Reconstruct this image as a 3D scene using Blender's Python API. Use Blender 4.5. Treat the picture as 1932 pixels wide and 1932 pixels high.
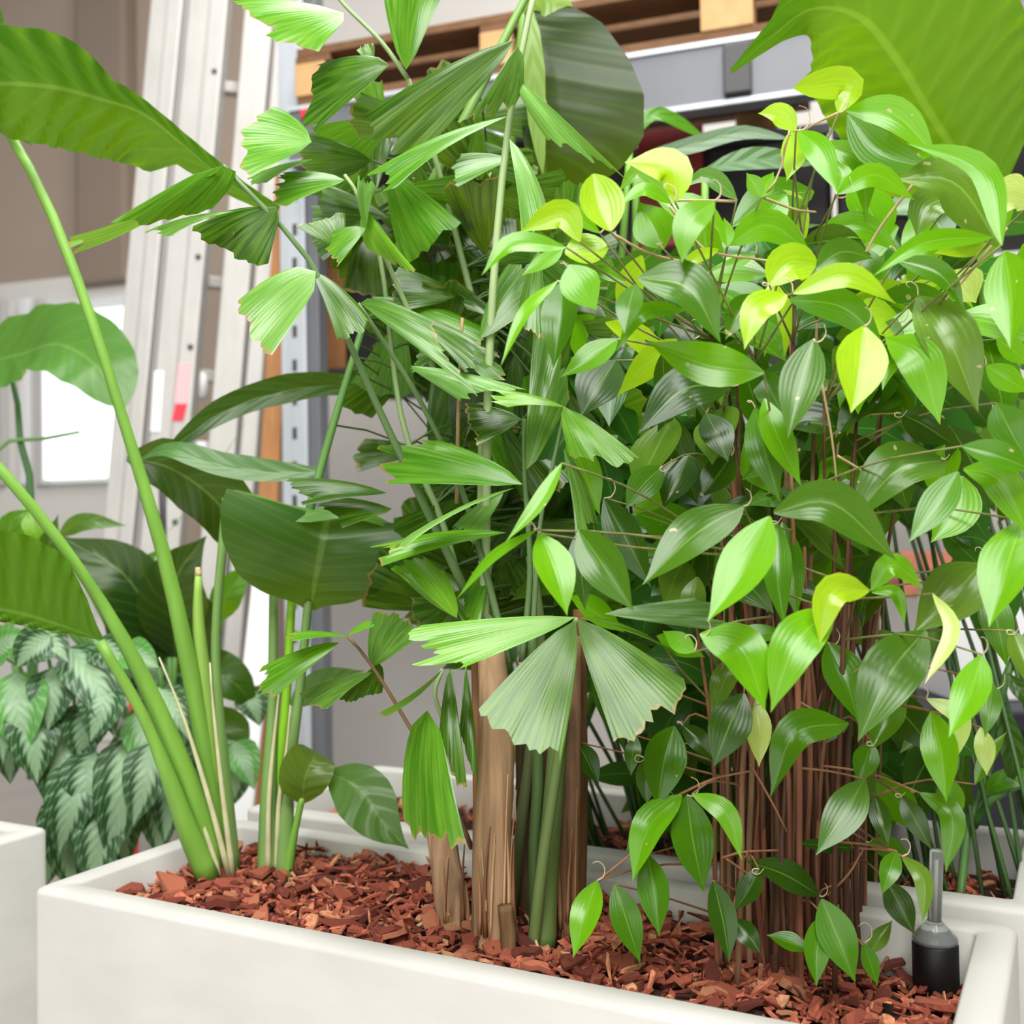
import bpy, math, random
from mathutils import Vector, Matrix, noise

# ---------------------------------------------------------------- scene, camera, world, light
for o in list(bpy.data.objects):
    bpy.data.objects.remove(o)
sc = bpy.context.scene
COL = sc.collection
R = random.Random(11)

IMG, FPX, HALF = 1932.0, 2030.0, 966.0
CAM = Vector((0.0, 0.0, 1.0))
CAM_M = Matrix.Rotation(math.radians(91.46), 3, 'X') @ Matrix.Rotation(math.radians(-1.0), 3, 'Z')
cd = bpy.data.cameras.new('camera')
cam = bpy.data.objects.new('camera', cd)
COL.objects.link(cam)
cam.location = CAM
cam.rotation_euler = CAM_M.to_euler()
cd.sensor_width = 36.0
cd.lens = 36.0 * FPX / IMG
cd.clip_start = 0.02
cd.dof.use_dof = True
cd.dof.focus_distance = 1.08
cd.dof.aperture_fstop = 4.8
sc.camera = cam

sc.view_settings.view_transform = 'Standard'
sc.view_settings.look = 'None'
sc.view_settings.gamma = 1.0
sc.view_settings.use_curve_mapping = False
sc.view_settings.exposure = 0.3

w = bpy.data.worlds.new('world')
sc.world = w
w.use_nodes = True
wb = w.node_tree.nodes['Background']
wb.inputs['Color'].default_value = (1.0, 0.985, 0.95, 1)
wb.inputs['Strength'].default_value = 0.11


def area(name, loc, target, sx, sy, energy, color=(1, 1, 1)):
    l = bpy.data.lights.new(name, 'AREA')
    l.shape = 'RECTANGLE'
    l.size, l.size_y = sx, sy
    l.energy = energy
    l.color = color
    o = bpy.data.objects.new(name, l)
    COL.objects.link(o)
    o.location = loc
    o.rotation_euler = (Vector(target) - Vector(loc)).to_track_quat('-Z', 'Y').to_euler()
    return o


area('front_skylight', (-0.1, -1.2, 4.1), (0.0, 1.2, 0.8), 2.6, 1.7, 190, (1.0, 0.99, 0.96))
area('overhead_skylight', (0.4, 1.7, 4.4), (0.3, 1.4, 0.6), 2.6, 1.8, 130, (1.0, 0.99, 0.96))
area('window_daylight', (-1.6, -3.2, 2.2), (0, 1.2, 0.8), 4.0, 2.0, 60, (1.0, 0.985, 0.95))


# ---------------------------------------------------------------- helpers
def at(px, py, d):
    return CAM + CAM_M @ Vector(((px - HALF) / FPX * d, -(py - HALF) / FPX * d, -d))


def ray(px, py):
    return CAM_M @ Vector(((px - HALF) / FPX, -(py - HALF) / FPX, -1.0))


def onz(px, py, z):
    v = ray(px, py)
    return CAM + v * ((z - CAM.z) / v.z)


def onplane(px, py, p, n):
    v = ray(px, py)
    return CAM + v * ((p - CAM).dot(n) / v.dot(n))


def depth_of(p):
    return -(CAM_M.transposed() @ (p - CAM)).z


def lin(c):
    return tuple(((x / 255.0) / 12.92 if x / 255.0 <= 0.04045 else ((x / 255.0 + 0.055) / 1.055) ** 2.4) for x in c)


def tag(o, label=None, cat=None, group=None, kind=None):
    if label: o['label'] = label
    if cat: o['category'] = cat
    if group: o['group'] = group
    if kind: o['kind'] = kind
    return o


def empty(name, loc):
    o = bpy.data.objects.new(name, None)
    COL.objects.link(o)
    o.location = loc
    o.empty_display_size = 0.05
    return o


def mk(name, verts, faces, mat, parent=None, uvs=None, smooth=True, origin=None, color=None, label=None):
    c = Vector(origin) if origin is not None else Vector(verts[0])
    me = bpy.data.meshes.new(name)
    me.from_pydata([tuple(Vector(v) - c) for v in verts], [], faces)
    if uvs is not None:
        lay = me.uv_layers.new(name='UVMap')
        flat = []
        for p in me.polygons:
            for vi in p.vertices:
                flat.extend(uvs[vi])
        lay.data.foreach_set('uv', flat)
    if smooth:
        me.polygons.foreach_set('use_smooth', [True] * len(me.polygons))
    me.materials.append(mat)
    me.update()
    o = bpy.data.objects.new(name, me)
    COL.objects.link(o)
    if parent is not None:
        o.parent = parent
        o.location = c - parent_origin(parent)
    else:
        o.location = c
    if color is not None:
        o.color = (*color, 1.0)
    if label: o['label'] = label
    return o


def parent_origin(p):
    t = Vector((0, 0, 0))
    while p is not None:
        t += p.location
        p = p.parent
    return t


def spline(pts, n):
    """Catmull-Rom through 3D points, n+1 samples evenly spread by chord."""
    pts = [Vector(p) for p in pts]
    if len(pts) == 2:
        return [pts[0].lerp(pts[1], i / n) for i in range(n + 1)]
    P = [pts[0] * 2 - pts[1]] + pts + [pts[-1] * 2 - pts[-2]]
    dense = []
    for k in range(1, len(P) - 2):
        for j in range(12):
            t = j / 12
            a, b, c, e = P[k - 1], P[k], P[k + 1], P[k + 2]
            dense.append(0.5 * ((2 * b) + (c - a) * t + (2 * a - 5 * b + 4 * c - e) * t * t + (3 * b - a - 3 * c + e) * t ** 3))
    dense.append(pts[-1])
    acc = [0.0]
    for i in range(1, len(dense)):
        acc.append(acc[-1] + (dense[i] - dense[i - 1]).length)
    out, j = [], 0
    for i in range(n + 1):
        s = acc[-1] * i / n
        while j < len(acc) - 2 and acc[j + 1] < s:
            j += 1
        seg = acc[j + 1] - acc[j]
        out.append(dense[j].lerp(dense[j + 1], 0 if seg < 1e-9 else min(1, (s - acc[j]) / seg)))
    return out


def interp(tab, t):
    for (a, x), (b, y) in zip(tab, tab[1:]):
        if t <= b:
            return x + (y - x) * (t - a) / (b - a)
    return tab[-1][1]


def tube_data(pts, radii, n=8, sides=7, cap=True, lump=0.0, flat=1.0):
    c = spline(pts, n)
    V, Fc, U = [], [], []
    ref = Vector((0.31, -0.9, 0.12))
    for i, p in enumerate(c):
        t = (c[min(i + 1, n)] - c[max(i - 1, 0)]).normalized()
        x = ref.cross(t)
        if x.length < 1e-4: x = Vector((1, 0, 0)).cross(t)
        x.normalize()
        y = t.cross(x)
        r = interp(radii, i / n) if isinstance(radii, list) else radii
        for k in range(sides):
            a = 2 * math.pi * k / sides
            rr = r * (1 + lump * (noise.noise(Vector((i * 1.7, k * 2.3, p.x * 50))))) if lump else r
            V.append(p + x * math.cos(a) * rr + y * math.sin(a) * rr * flat)
            U.append((k / sides, i / n))
    for i in range(n):
        for k in range(sides):
            k2 = (k + 1) % sides
            Fc.append((i * sides + k, i * sides + k2, (i + 1) * sides + k2, (i + 1) * sides + k))
    if cap:
        Fc.append(tuple(reversed(range(sides))))
        Fc.append(tuple(range(n * sides, (n + 1) * sides)))
    return V, Fc, U


def tube(name, pts, radii, mat, parent, n=8, sides=7, color=None, lump=0.0, flat=1.0, label=None):
    V, Fc, U = tube_data(pts, radii, n, sides, True, lump, flat)
    return mk(name, V, Fc, mat, parent, U, True, pts[0], color, label)


def box_data(o, ax, ay, az):
    """box from corner o with edge vectors"""
    V = [o + ax * i + ay * j + az * k for k in (0, 1) for j in (0, 1) for i in (0, 1)]
    Fc = [(0, 2, 3, 1), (4, 5, 7, 6), (0, 1, 5, 4), (2, 6, 7, 3), (0, 4, 6, 2), (1, 3, 7, 5)]
    if ax.cross(ay).dot(az) < 0: Fc = [tuple(reversed(f)) for f in Fc]
    return V, Fc


def box(name, o, ax, ay, az, mat, parent=None, bevel=0.0, color=None):
    V, Fc = box_data(Vector(o), Vector(ax), Vector(ay), Vector(az))
    ob = mk(name, V, Fc, mat, parent, None, False, V[0], color)
    if bevel:
        m = ob.modifiers.new('bevel', 'BEVEL')
        m.width = bevel
        m.segments = 2
        m.limit_method = 'ANGLE'
    return ob


def lathe(name, base, axis, prof, mat, parent, sides=20):
    axis = Vector(axis).normalized()
    x = axis.cross(Vector((0, 1, 0)) if abs(axis.y) < .9 else Vector((1, 0, 0))).normalized()
    y = axis.cross(x)
    V, Fc = [], []
    for (r, h) in prof:
        for k in range(sides):
            a = 2 * math.pi * k / sides
            V.append(Vector(base) + axis * h + (x * math.cos(a) + y * math.sin(a)) * max(r, 1e-5))
    for i in range(len(prof) - 1):
        for k in range(sides):
            k2 = (k + 1) % sides
            Fc.append((i * sides + k, i * sides + k2, (i + 1) * sides + k2, (i + 1) * sides + k))
    Fc.append(tuple(reversed(range(sides))))
    Fc.append(tuple(range((len(prof) - 1) * sides, len(prof) * sides)))
    return mk(name, V, Fc, mat, parent, None, True, base)


# ---------------------------------------------------------------- materials
def newmat(name):
    m = bpy.data.materials.new(name)
    m.use_nodes = True
    nt = m.node_tree
    return m, nt, nt.nodes['Principled BSDF'], nt.nodes['Material Output']


def nd(nt, t, **kw):
    n = nt.nodes.new(t)
    for k, v in kw.items():
        setattr(n, k, v)
    return n


def math_n(nt, op, a, b=None, clamp=False):
    n = nd(nt, 'ShaderNodeMath', operation=op, use_clamp=clamp)
    for i, x in enumerate((a, b)):
        if x is None: continue
        if isinstance(x, (int, float)): n.inputs[i].default_value = x
        else: nt.links.new(x, n.inputs[i])
    return n.outputs[0]


def mixc(nt, fac, a, b, mode='MIX'):
    n = nd(nt, 'ShaderNodeMix', data_type='RGBA', blend_type=mode)
    for sock, x in ((n.inputs[0], fac), (n.inputs[6], a), (n.inputs[7], b)):
        if isinstance(x, (int, float)): sock.default_value = x
        elif isinstance(x, tuple): sock.default_value = (*x[:3], 1)
        else: nt.links.new(x, sock)
    return n.outputs[2]


def ramp(nt, fac, stops):
    n = nd(nt, 'ShaderNodeValToRGB')
    e = n.color_ramp.elements
    while len(e) < len(stops): e.new(0.5)
    for el, (p, c) in zip(e, stops):
        el.position = p
        el.color = (*c, 1) if len(c) == 3 else c
    nt.links.new(fac, n.inputs[0])
    return n.outputs[0]


def leaf_mat(name, style, rough=0.36, trans=0.34):
    m, nt, b, out = newmat(name)
    L = nt.links.new
    oi = nd(nt, 'ShaderNodeObjectInfo')
    uv = nd(nt, 'ShaderNodeUVMap')
    sep = nd(nt, 'ShaderNodeSeparateXYZ')
    L(uv.outputs[0], sep.inputs[0])
    u, v = sep.outputs[0], sep.outputs[1]
    tc = nd(nt, 'ShaderNodeTexCoord')
    nz = nd(nt, 'ShaderNodeTexNoise')
    L(tc.outputs['Object'], nz.inputs['Vector'])
    nz.inputs['Scale'].default_value = 45
    nz.inputs['Detail'].default_value = 3
    cu = math_n(nt, 'ABSOLUTE', math_n(nt, 'SUBTRACT', u, 0.5))
    col = oi.outputs['Color']
    if style == 'cane':
        veins = math_n(nt, 'SINE', math_n(nt, 'MULTIPLY', u, 56.0))
        mid = math_n(nt, 'LESS_THAN', cu, 0.022)
        dark = mixc(nt, 0.32, col, mixc(nt, 1.0, col, (0.45, 0.75, 0.45), 'MULTIPLY'))
        n2 = nd(nt, 'ShaderNodeTexNoise')
        cmb = nd(nt, 'ShaderNodeCombineXYZ')
        L(math_n(nt, 'MULTIPLY', u, 10.0), cmb.inputs[0])
        L(math_n(nt, 'MULTIPLY', v, 2.5), cmb.inputs[1])
        L(math_n(nt, 'MULTIPLY', oi.outputs['Random'], 40.0), cmb.inputs[2])
        L(cmb.outputs[0], n2.inputs['Vector'])
        n2.inputs['Scale'].default_value = 1.6
        f = ramp(nt, n2.outputs[0], [(0.38, (0, 0, 0)), (0.66, (1, 1, 1))])
        base = mixc(nt, f, col, dark)
        vf = math_n(nt, 'MULTIPLY', math_n(nt, 'POWER', math_n(nt, 'ABSOLUTE', veins), 6.0), 0.28)
        base = mixc(nt, vf, base, mixc(nt, 1.0, base, (0.62, 0.82, 0.5), 'MULTIPLY'))
        base = mixc(nt, math_n(nt, 'MULTIPLY', mid, 0.3), base, (0.35, 0.62, 0.12))
        n3 = nd(nt, 'ShaderNodeTexNoise')
        L(tc.outputs['Object'], n3.inputs['Vector'])
        n3.inputs['Scale'].default_value = 120
        n3.inputs['Detail'].default_value = 0
        spot = math_n(nt, 'MULTIPLY', math_n(nt, 'GREATER_THAN', n3.outputs[0], 0.825), math_n(nt, 'GREATER_THAN', oi.outputs['Random'], 0.55))
        base = mixc(nt, math_n(nt, 'MULTIPLY', spot, 0.8), base, (0.62, 0.50, 0.28))
        hgt = math_n(nt, 'ADD', veins, math_n(nt, 'MULTIPLY', mid, -3.0))
        bs = 0.03
    elif style == 'palm':
        veins = math_n(nt, 'SINE', math_n(nt, 'MULTIPLY', u, 120.0))
        n2 = nd(nt, 'ShaderNodeTexNoise')
        cmb = nd(nt, 'ShaderNodeCombineXYZ')
        L(math_n(nt, 'MULTIPLY', u, 22.0), cmb.inputs[0])
        L(math_n(nt, 'MULTIPLY', v, 1.8), cmb.inputs[1])
        L(math_n(nt, 'MULTIPLY', oi.outputs['Random'], 40.0), cmb.inputs[2])
        L(cmb.outputs[0], n2.inputs['Vector'])
        n2.inputs['Scale'].default_value = 1.0
        f = ramp(nt, n2.outputs[0], [(0.35, (0, 0, 0)), (0.68, (1, 1, 1))])
        base = mixc(nt, f, mixc(nt, 1.0, col, (0.66, 0.82, 0.6), 'MULTIPLY'), mixc(nt, 0.28, col, (0.30, 0.55, 0.06)))
        edge = math_n(nt, 'MULTIPLY', math_n(nt, 'GREATER_THAN', math_n(nt, 'ADD', v, math_n(nt, 'MULTIPLY', nz.outputs[0], 0.16)), 1.062), math_n(nt, 'GREATER_THAN', oi.outputs['Random'], 0.5))
        base = mixc(nt, math_n(nt, 'MULTIPLY', edge, 0.75), base, (0.36, 0.24, 0.08))
        hgt = veins
        bs = 0.05
    elif style == 'paddle':
        k = math_n(nt, 'ADD', math_n(nt, 'MULTIPLY', v, 95.0), math_n(nt, 'MULTIPLY', cu, -38.0))
        veins = math_n(nt, 'SINE', k)
        big = math_n(nt, 'SINE', math_n(nt, 'MULTIPLY', k, 0.37))
        mid = ramp(nt, cu, [(0.012, (1, 1, 1)), (0.026, (0, 0, 0))])
        vf = math_n(nt, 'MULTIPLY', math_n(nt, 'POWER', math_n(nt, 'ABSOLUTE', big), 18.0), 0.16)
        base = mixc(nt, vf, col, mixc(nt, 0.4, col, (0.35, 0.6, 0.12)))
        f = ramp(nt, nz.outputs[0], [(0.4, (0, 0, 0)), (0.7, (1, 1, 1))])
        base = mixc(nt, math_n(nt, 'MULTIPLY', f, 0.3), base, mixc(nt, 1.0, base, (0.7, 0.85, 0.6), 'MULTIPLY'))
        base = mixc(nt, mid, base, mixc(nt, 0.22, base, (0.38, 0.62, 0.16)))
        hgt = math_n(nt, 'ADD', math_n(nt, 'MULTIPLY', big, 1.6), math_n(nt, 'MULTIPLY', veins, 0.3))
        bs = 0.14
    else:                                                   # silver variegation
        wob = math_n(nt, 'MULTIPLY', nz.outputs[0], 5.0)
        k = math_n(nt, 'ADD', math_n(nt, 'ADD', math_n(nt, 'MULTIPLY', v, 52.0), math_n(nt, 'MULTIPLY', cu, -44.0)), wob)
        veins = math_n(nt, 'SINE', k)
        zone = ramp(nt, math_n(nt, 'ADD', cu, math_n(nt, 'MULTIPLY', veins, 0.05)), [(0.17, (1, 1, 1)), (0.26, (0, 0, 0))])
        z2 = ramp(nt, math_n(nt, 'ADD', cu, math_n(nt, 'MULTIPLY', veins, 0.06)), [(0.37, (0, 0, 0)), (0.40, (1, 1, 1)), (0.455, (0, 0, 0))])
        stripe = math_n(nt, 'MAXIMUM', zone, math_n(nt, 'MULTIPLY', z2, 0.7))
        base = mixc(nt, math_n(nt, 'MULTIPLY', stripe, 0.85), col, lin((150, 182, 144)))
        hgt = veins
        bs = 0.2
    L(base, b.inputs['Base Color'])
    b.inputs['Roughness'].default_value = rough
    b.inputs['Specular IOR Level'].default_value = 0.42
    bm = nd(nt, 'ShaderNodeBump')
    bm.inputs['Strength'].default_value = bs
    bm.inputs['Distance'].default_value = 0.002
    L(hgt, bm.inputs['Height'])
    L(bm.outputs[0], b.inputs['Normal'])
    tr = nd(nt, 'ShaderNodeBsdfTranslucent')
    L(mixc(nt, 1.0, mixc(nt, 0.35, base, (0.42, 0.62, 0.03)), (1.25, 1.25, 0.6), 'MULTIPLY'), tr.inputs['Color'])
    mx = nd(nt, 'ShaderNodeMixShader')
    mx.inputs[0].default_value = trans
    L(b.outputs[0], mx.inputs[1])
    L(tr.outputs[0], mx.inputs[2])
    L(mx.outputs[0], out.inputs['Surface'])
    return m


def plain(name, rgb, rough=0.6, nscale=0, namt=0.15, metal=0.0, bump=0.0, stretch=None, spec=0.4, objcol=False):
    m, nt, b, out = newmat(name)
    b.inputs['Roughness'].default_value = rough
    b.inputs['Metallic'].default_value = metal
    b.inputs['Specular IOR Level'].default_value = spec
    c = lin(rgb)
    src = None
    if objcol:
        src = nd(nt, 'ShaderNodeObjectInfo').outputs['Color']
    if nscale:
        tc = nd(nt, 'ShaderNodeTexCoord')
        mp = nd(nt, 'ShaderNodeMapping')
        mp.inputs['Scale'].default_value = stretch or (1, 1, 1)
        nt.links.new(tc.outputs['Object'], mp.inputs[0])
        nz = nd(nt, 'ShaderNodeTexNoise')
        nz.inputs['Scale'].default_value = nscale
        nz.inputs['Detail'].default_value = 5
        nt.links.new(mp.outputs[0], nz.inputs['Vector'])
        a = mixc(nt, 1.0, src if src is not None else c, (1 - namt,) * 3, 'MULTIPLY')
        d = mixc(nt, 1.0, src if src is not None else c, (1 + namt,) * 3, 'MULTIPLY')
        f = ramp(nt, nz.outputs[0], [(0.3, (0, 0, 0)), (0.7, (1, 1, 1))])
        nt.links.new(mixc(nt, f, a, d), b.inputs['Base Color'])
        if bump:
            bm = nd(nt, 'ShaderNodeBump')
            bm.inputs['Strength'].default_value = bump
            bm.inputs['Distance'].default_value = 0.004
            nt.links.new(nz.outputs[0], bm.inputs['Height'])
            nt.links.new(bm.outputs[0], b.inputs['Normal'])
    elif src is not None:
        nt.links.new(src, b.inputs['Base Color'])
    else:
        b.inputs['Base Color'].default_value = (*c, 1)
    return m


def emit(name, rgb, s):
    m, nt, b, out = newmat(name)
    b.inputs['Base Color'].default_value = (*lin(rgb), 1)
    b.inputs['Emission Color'].default_value = (*lin(rgb), 1)
    b.inputs['Emission Strength'].default_value = s
    return m


def glassy(name, rgb):
    m, nt, b, out = newmat(name)
    b.inputs['Base Color'].default_value = (*lin(rgb), 1)
    b.inputs['Roughness'].default_value = 0.12
    b.inputs['Transmission Weight'].default_value = 0.75
    b.inputs['IOR'].default_value = 1.3
    return m


def bark_mat():
    m, nt, b, out = newmat('bark_chips')
    L = nt.links.new
    oi = nd(nt, 'ShaderNodeObjectInfo')
    at_ = nd(nt, 'ShaderNodeAttribute', attribute_name='tint')
    tc = nd(nt, 'ShaderNodeTexCoord')
    nz = nd(nt, 'ShaderNodeTexNoise')
    nz.inputs['Scale'].default_value = 170
    nz.inputs['Detail'].default_value = 4
    L(tc.outputs['Object'], nz.inputs['Vector'])
    key = math_n(nt, 'FRACT', math_n(nt, 'ADD', oi.outputs['Random'], at_.outputs['Fac']))
    c = ramp(nt, key, [(0.0, lin((104, 46, 34))), (0.25, lin((150, 72, 52))), (0.6, lin((190, 102, 76))), (0.86, lin((206, 124, 92))), (1.0, lin((220, 166, 122)))])
    c = mixc(nt, ramp(nt, nz.outputs[0], [(0.35, (0, 0, 0)), (0.65, (1, 1, 1))]), mixc(nt, 1.0, c, (0.62, 0.58, 0.56), 'MULTIPLY'), c)
    L(c, b.inputs['Base Color'])
    b.inputs['Roughness'].default_value = 0.85
    bm = nd(nt, 'ShaderNodeBump')
    bm.inputs['Strength'].default_value = 0.5
    bm.inputs['Distance'].default_value = 0.003
    L(nz.outputs[0], bm.inputs['Height'])
    L(bm.outputs[0], b.inputs['Normal'])
    return m


M_CANE = leaf_mat('cane_leaf', 'cane', 0.22, 0.30)
M_PALM = leaf_mat('palm_leaflet', 'palm', 0.24, 0.26)
M_PAD = leaf_mat('paddle_leaf', 'paddle', 0.30, 0.42)
M_SILV = leaf_mat('silver_leaf', 'silver', 0.4, 0.15)
M_STEM = plain('green_stem', (110, 160, 60), 0.45, 30, 0.18, stretch=(1, 1, 0.15), objcol=True)
M_CANEST = plain('brown_cane', (150, 110, 80), 0.7, 60, 0.35, stretch=(1, 1, 0.12), bump=0.4, objcol=True)
M_TRUNK = plain('fibrous_trunk', (170, 125, 85), 0.85, 90, 0.35, stretch=(1, 1, 0.06), bump=0.8, objcol=True)
M_SHEATH = plain('pale_sheath_edge', (206, 204, 160), 0.6, 30, 0.15)
M_DRY = plain('dry_sheath', (205, 180, 140), 0.8, 40, 0.2)
M_POT = plain('planter_concrete', (203, 201, 196), 0.62, 9, 0.05, bump=0.05, stretch=(1, 1, 2.2))
M_POTIN = plain('planter_inside', (190, 185, 176), 0.7, 10, 0.08)
M_SOIL = plain('dark_soil', (58, 34, 26), 0.95, 60, 0.4, bump=0.6)
M_BARK = bark_mat()
M_BLACK = plain('black_plastic', (16, 15, 16), 0.5)
M_TUBE = glassy('clear_plastic', (225, 230, 226))
M_WALLT = plain('tan_wall_paint', (168, 152, 138), 0.9, 3, 0.03)
M_WALLG = plain('pale_wall_paint', (206, 202, 198), 0.9, 3, 0.03)
M_WALLSHADE = plain('wall_shade_taupe', (142, 127, 114), 0.9, 3, 0.03)  # wall colour darkened for a shadow band
M_FLOOR = plain('floor_concrete', (188, 182, 176), 0.7, 5, 0.06)
M_DOOR = plain('white_door_paint', (222, 220, 216), 0.5)
M_FRAME = plain('grey_frame', (196, 194, 192), 0.5)
M_PANE = emit('daylit_glass', (240, 250, 252), 1.1)
M_ALU = plain('aluminium', (182, 179, 175), 0.42, 40, 0.06, metal=0.25, stretch=(1, 1, 0.03))
M_ALUD = plain('aluminium_groove', (158, 155, 150), 0.5)
M_RED = plain('red_sticker', (226, 52, 66), 0.5)
M_PINK = plain('pale_red_sticker', (240, 176, 182), 0.5)
M_WHITE = plain('white_plastic', (238, 238, 240), 0.4)
M_STEEL = plain('grey_steel', (112, 114, 120), 0.45, 8, 0.05, metal=0.1)
M_STEELB = plain('galvanised_steel', (200, 206, 214), 0.4, 30, 0.08, metal=0.2, stretch=(1, 1, 0.1))
M_DARKST = plain('dark_steel', (70, 68, 70), 0.5)
M_WOOD = plain('pallet_wood', (116, 82, 54), 0.8, 14, 0.2, stretch=(1, 6, 6), bump=0.2)
M_WOODL = plain('pale_pallet_block', (200, 160, 110), 0.8, 20, 0.12, bump=0.2)
M_PLY = plain('plywood', (170, 118, 72), 0.7, 12, 0.15, stretch=(6, 6, 0.6))
M_BAYSHADE = plain('bay_shade_black', (24, 22, 24), 0.6)  # near black, puts the shade of the rack bay into colour
M_NAVY = plain('navy_bin', (34, 36, 46), 0.5)
M_CLAY = plain('terracotta', (196, 124, 100), 0.8, 20, 0.12)
M_REDFL = plain('dark_red_board', (120, 24, 22), 0.5)
M_TEND = plain('dry_tendril', (214, 196, 164), 0.7)

# ---------------------------------------------------------------- the room
AX = Vector((math.cos(math.radians(-18)), math.sin(math.radians(-18)), 0))     # along the back wall, to the right and nearer
AN = Vector((-AX.y, AX.x, 0))                                                    # away from the camera
UP = Vector((0, 0, 1))
WP = Vector((0, 4.3, 0))


def wallpt(px, py, off=0.0):
    return onplane(px, py, WP - AN * off, AN)


def structure(o, label, cat):
    return tag(o, label, cat, kind='structure')


structure(box('floor', Vector((-10, -4.5, -0.06)), Vector((18, 0, 0)), Vector((0, 12, 0)), UP * 0.06, M_FLOOR), 'smooth pale grey concrete floor of the storage hall', 'floor')
xl = (wallpt(610, 300) - WP).dot(AX)
structure(box('wall_left', WP - AX * 9, AX * (9 + xl), AN * 0.2, UP * 4.6, M_WALLT), 'plain tan painted wall behind the ladder', 'wall')
structure(box('wall_back', WP + AX * xl, AX * (5 - xl), AN * 0.2, UP * 4.6, M_WALLG), 'pale grey wall behind the pallet rack', 'wall')
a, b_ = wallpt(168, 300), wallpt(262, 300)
structure(box('trim_1', Vector((a.x, a.y, wallpt(200, 545).z)) - AN * 0.10, (b_ - a).dot(AX) * AX, AN * 0.099, UP * 3.0, M_WALLSHADE, bevel=0.02), 'boxed strip on the tan wall, shadow band put into its darker taupe', 'trim')  # added strip; a shadow band is put into its darker colour

# white door with a bright daylit pane, left
d0 = wallpt(-260, 560, 0.05)
d1 = wallpt(330, 560, 0.05)
dw = (d1 - d0).dot(AX)
top = wallpt(0, 535, 0.05).z
door = box('door_1', Vector((d0.x, d0.y, 0)), AX * dw, AN * 0.05, UP * top, M_DOOR, bevel=0.01)
structure(door, 'white door with a bright daylit glass pane', 'door')
p0, p1 = wallpt(78, 905, 0.075), wallpt(300, 572, 0.075)
wpx = (p1 - p0).dot(AX)
box('window_pane', p0, AX * wpx, AN * 0.012, UP * (p1.z - p0.z), M_PANE, door)
for (x0, x1, y0, y1, m) in ((66, 78, 915, 562, M_FRAME), (78, 300, 915, 903, M_FRAME), (78, 300, 574, 562, M_WHITE), (36, 52, 915, 562, M_WHITE), (-8, 6, 915, 562, M_FRAME)):
    q0, q1 = wallpt(x0, y0, 0.085), wallpt(x1, y1, 0.085)
    box('window_frame', q0, AX * (q1 - q0).dot(AX), AN * 0.03, UP * (q1.z - q0.z), m, door, bevel=0.006)

# ---------------------------------------------------------------- pallet rack
RP = at(1200, 223, 2.5)


def rk(px, py, back=0.0):
    return onplane(px, py, RP + AN * back, AN)


def sub_along(name, pa, pb, h, t, mat, parent, bevel=0.003):
    """horizontal bar on the rack from pa to pb (same plane), height h upward, thickness t backward"""
    ax = AX * (pb - pa).dot(AX)
    return box(name, pa, ax, AN * t, UP * h, mat, parent, bevel)


rack = empty('pallet_rack', Vector((rk(1200, 223).x, rk(1200, 223).y, 0)))
tag(rack, 'grey steel pallet rack beam with red clips behind the foliage', 'rack')
L0 = rk(545, 300)
R0_ = RP + AX * 1.6
zb = RP.z
H = rk(1200, 100).z - zb
beam_l = Vector((L0.x, L0.y, zb))
beam = sub_along('beam', beam_l, R0_, H, 0.05, M_STEEL, rack, 0.004)
for zz in (0.0, H - 0.012):
    sub_along('beam_flange', beam_l + UP * zz - AN * 0.006, R0_ + UP * zz, 0.012, 0.006, M_STEELB, rack, 0.001)
for (px, py) in ((1172, 124), (1858, 22), (577, 213)):
    c = rk(px, py, -0.012)
    box('red_clip', c - AX * 0.016 - UP * 0.011, AX * 0.032, AN * 0.012, UP * 0.022, M_RED, rack, 0.003)
bl = box('beam_bracket', rk(1365, 178, -0.02), AX * 0.062, AN * 0.02, UP * 0.115, M_DARKST, rack, 0.004)
for (x0, x1, m) in ((528, 575, M_STEELB), (580, 600, M_STEEL)):
    a, b_ = rk(x0, 500, 0.06), rk(x1, 500, 0.06)
    box('upright', Vector((a.x, a.y, 0)), AX * (b_ - a).dot(AX), AN * 0.05, UP * 2.6, m, rack, 0.003)
for k in range(16):
    c = rk(552, 380 + k * 64, 0.058)
    box('upright_slot', c, AX * 0.012, AN * 0.004, UP * 0.03, M_DARKST, rack)

pal = empty('wooden_pallet', rk(930, 130, 0.0))
tag(pal, 'wooden pallet lying on the grey rack beam', 'pallet')
zt = zb + H + 0.001
pl, pr = rk(560, 170), rk(1500, 60)
pw = (pr - pl).dot(AX)
pb0 = Vector((pl.x, pl.y, zt))
for k in range(3):                                                    # bottom runners
    box('bottom_board', pb0 + AN * (0.0 + k * 0.36), AX * pw, AN * 0.10, UP * 0.022, M_WOOD, pal, 0.002)
for (xa, xb_) in ((556, 612), (905, 965), (1322, 1422)):
    a, b_ = rk(xa, 60), rk(xb_, 60)
    for k in range(3):
        box('block', Vector((a.x, a.y, zt + 0.022)) + AN * (k * 0.36 - 0.004), AX * (b_ - a).dot(AX), AN * 0.10, UP * 0.085, M_WOODL, pal, 0.003)
    box('stringer_board', Vector((a.x, a.y, zt + 0.107)), AX * 0.1, AN * 0.82, UP * 0.02, M_WOOD, pal, 0.002)
for k in range(6):
    box('deck_board', pb0 + UP * 0.127 + AN * (k * 0.145), AX * pw, AN * 0.11, UP * 0.022, M_WOOD, pal, 0.002)
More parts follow.
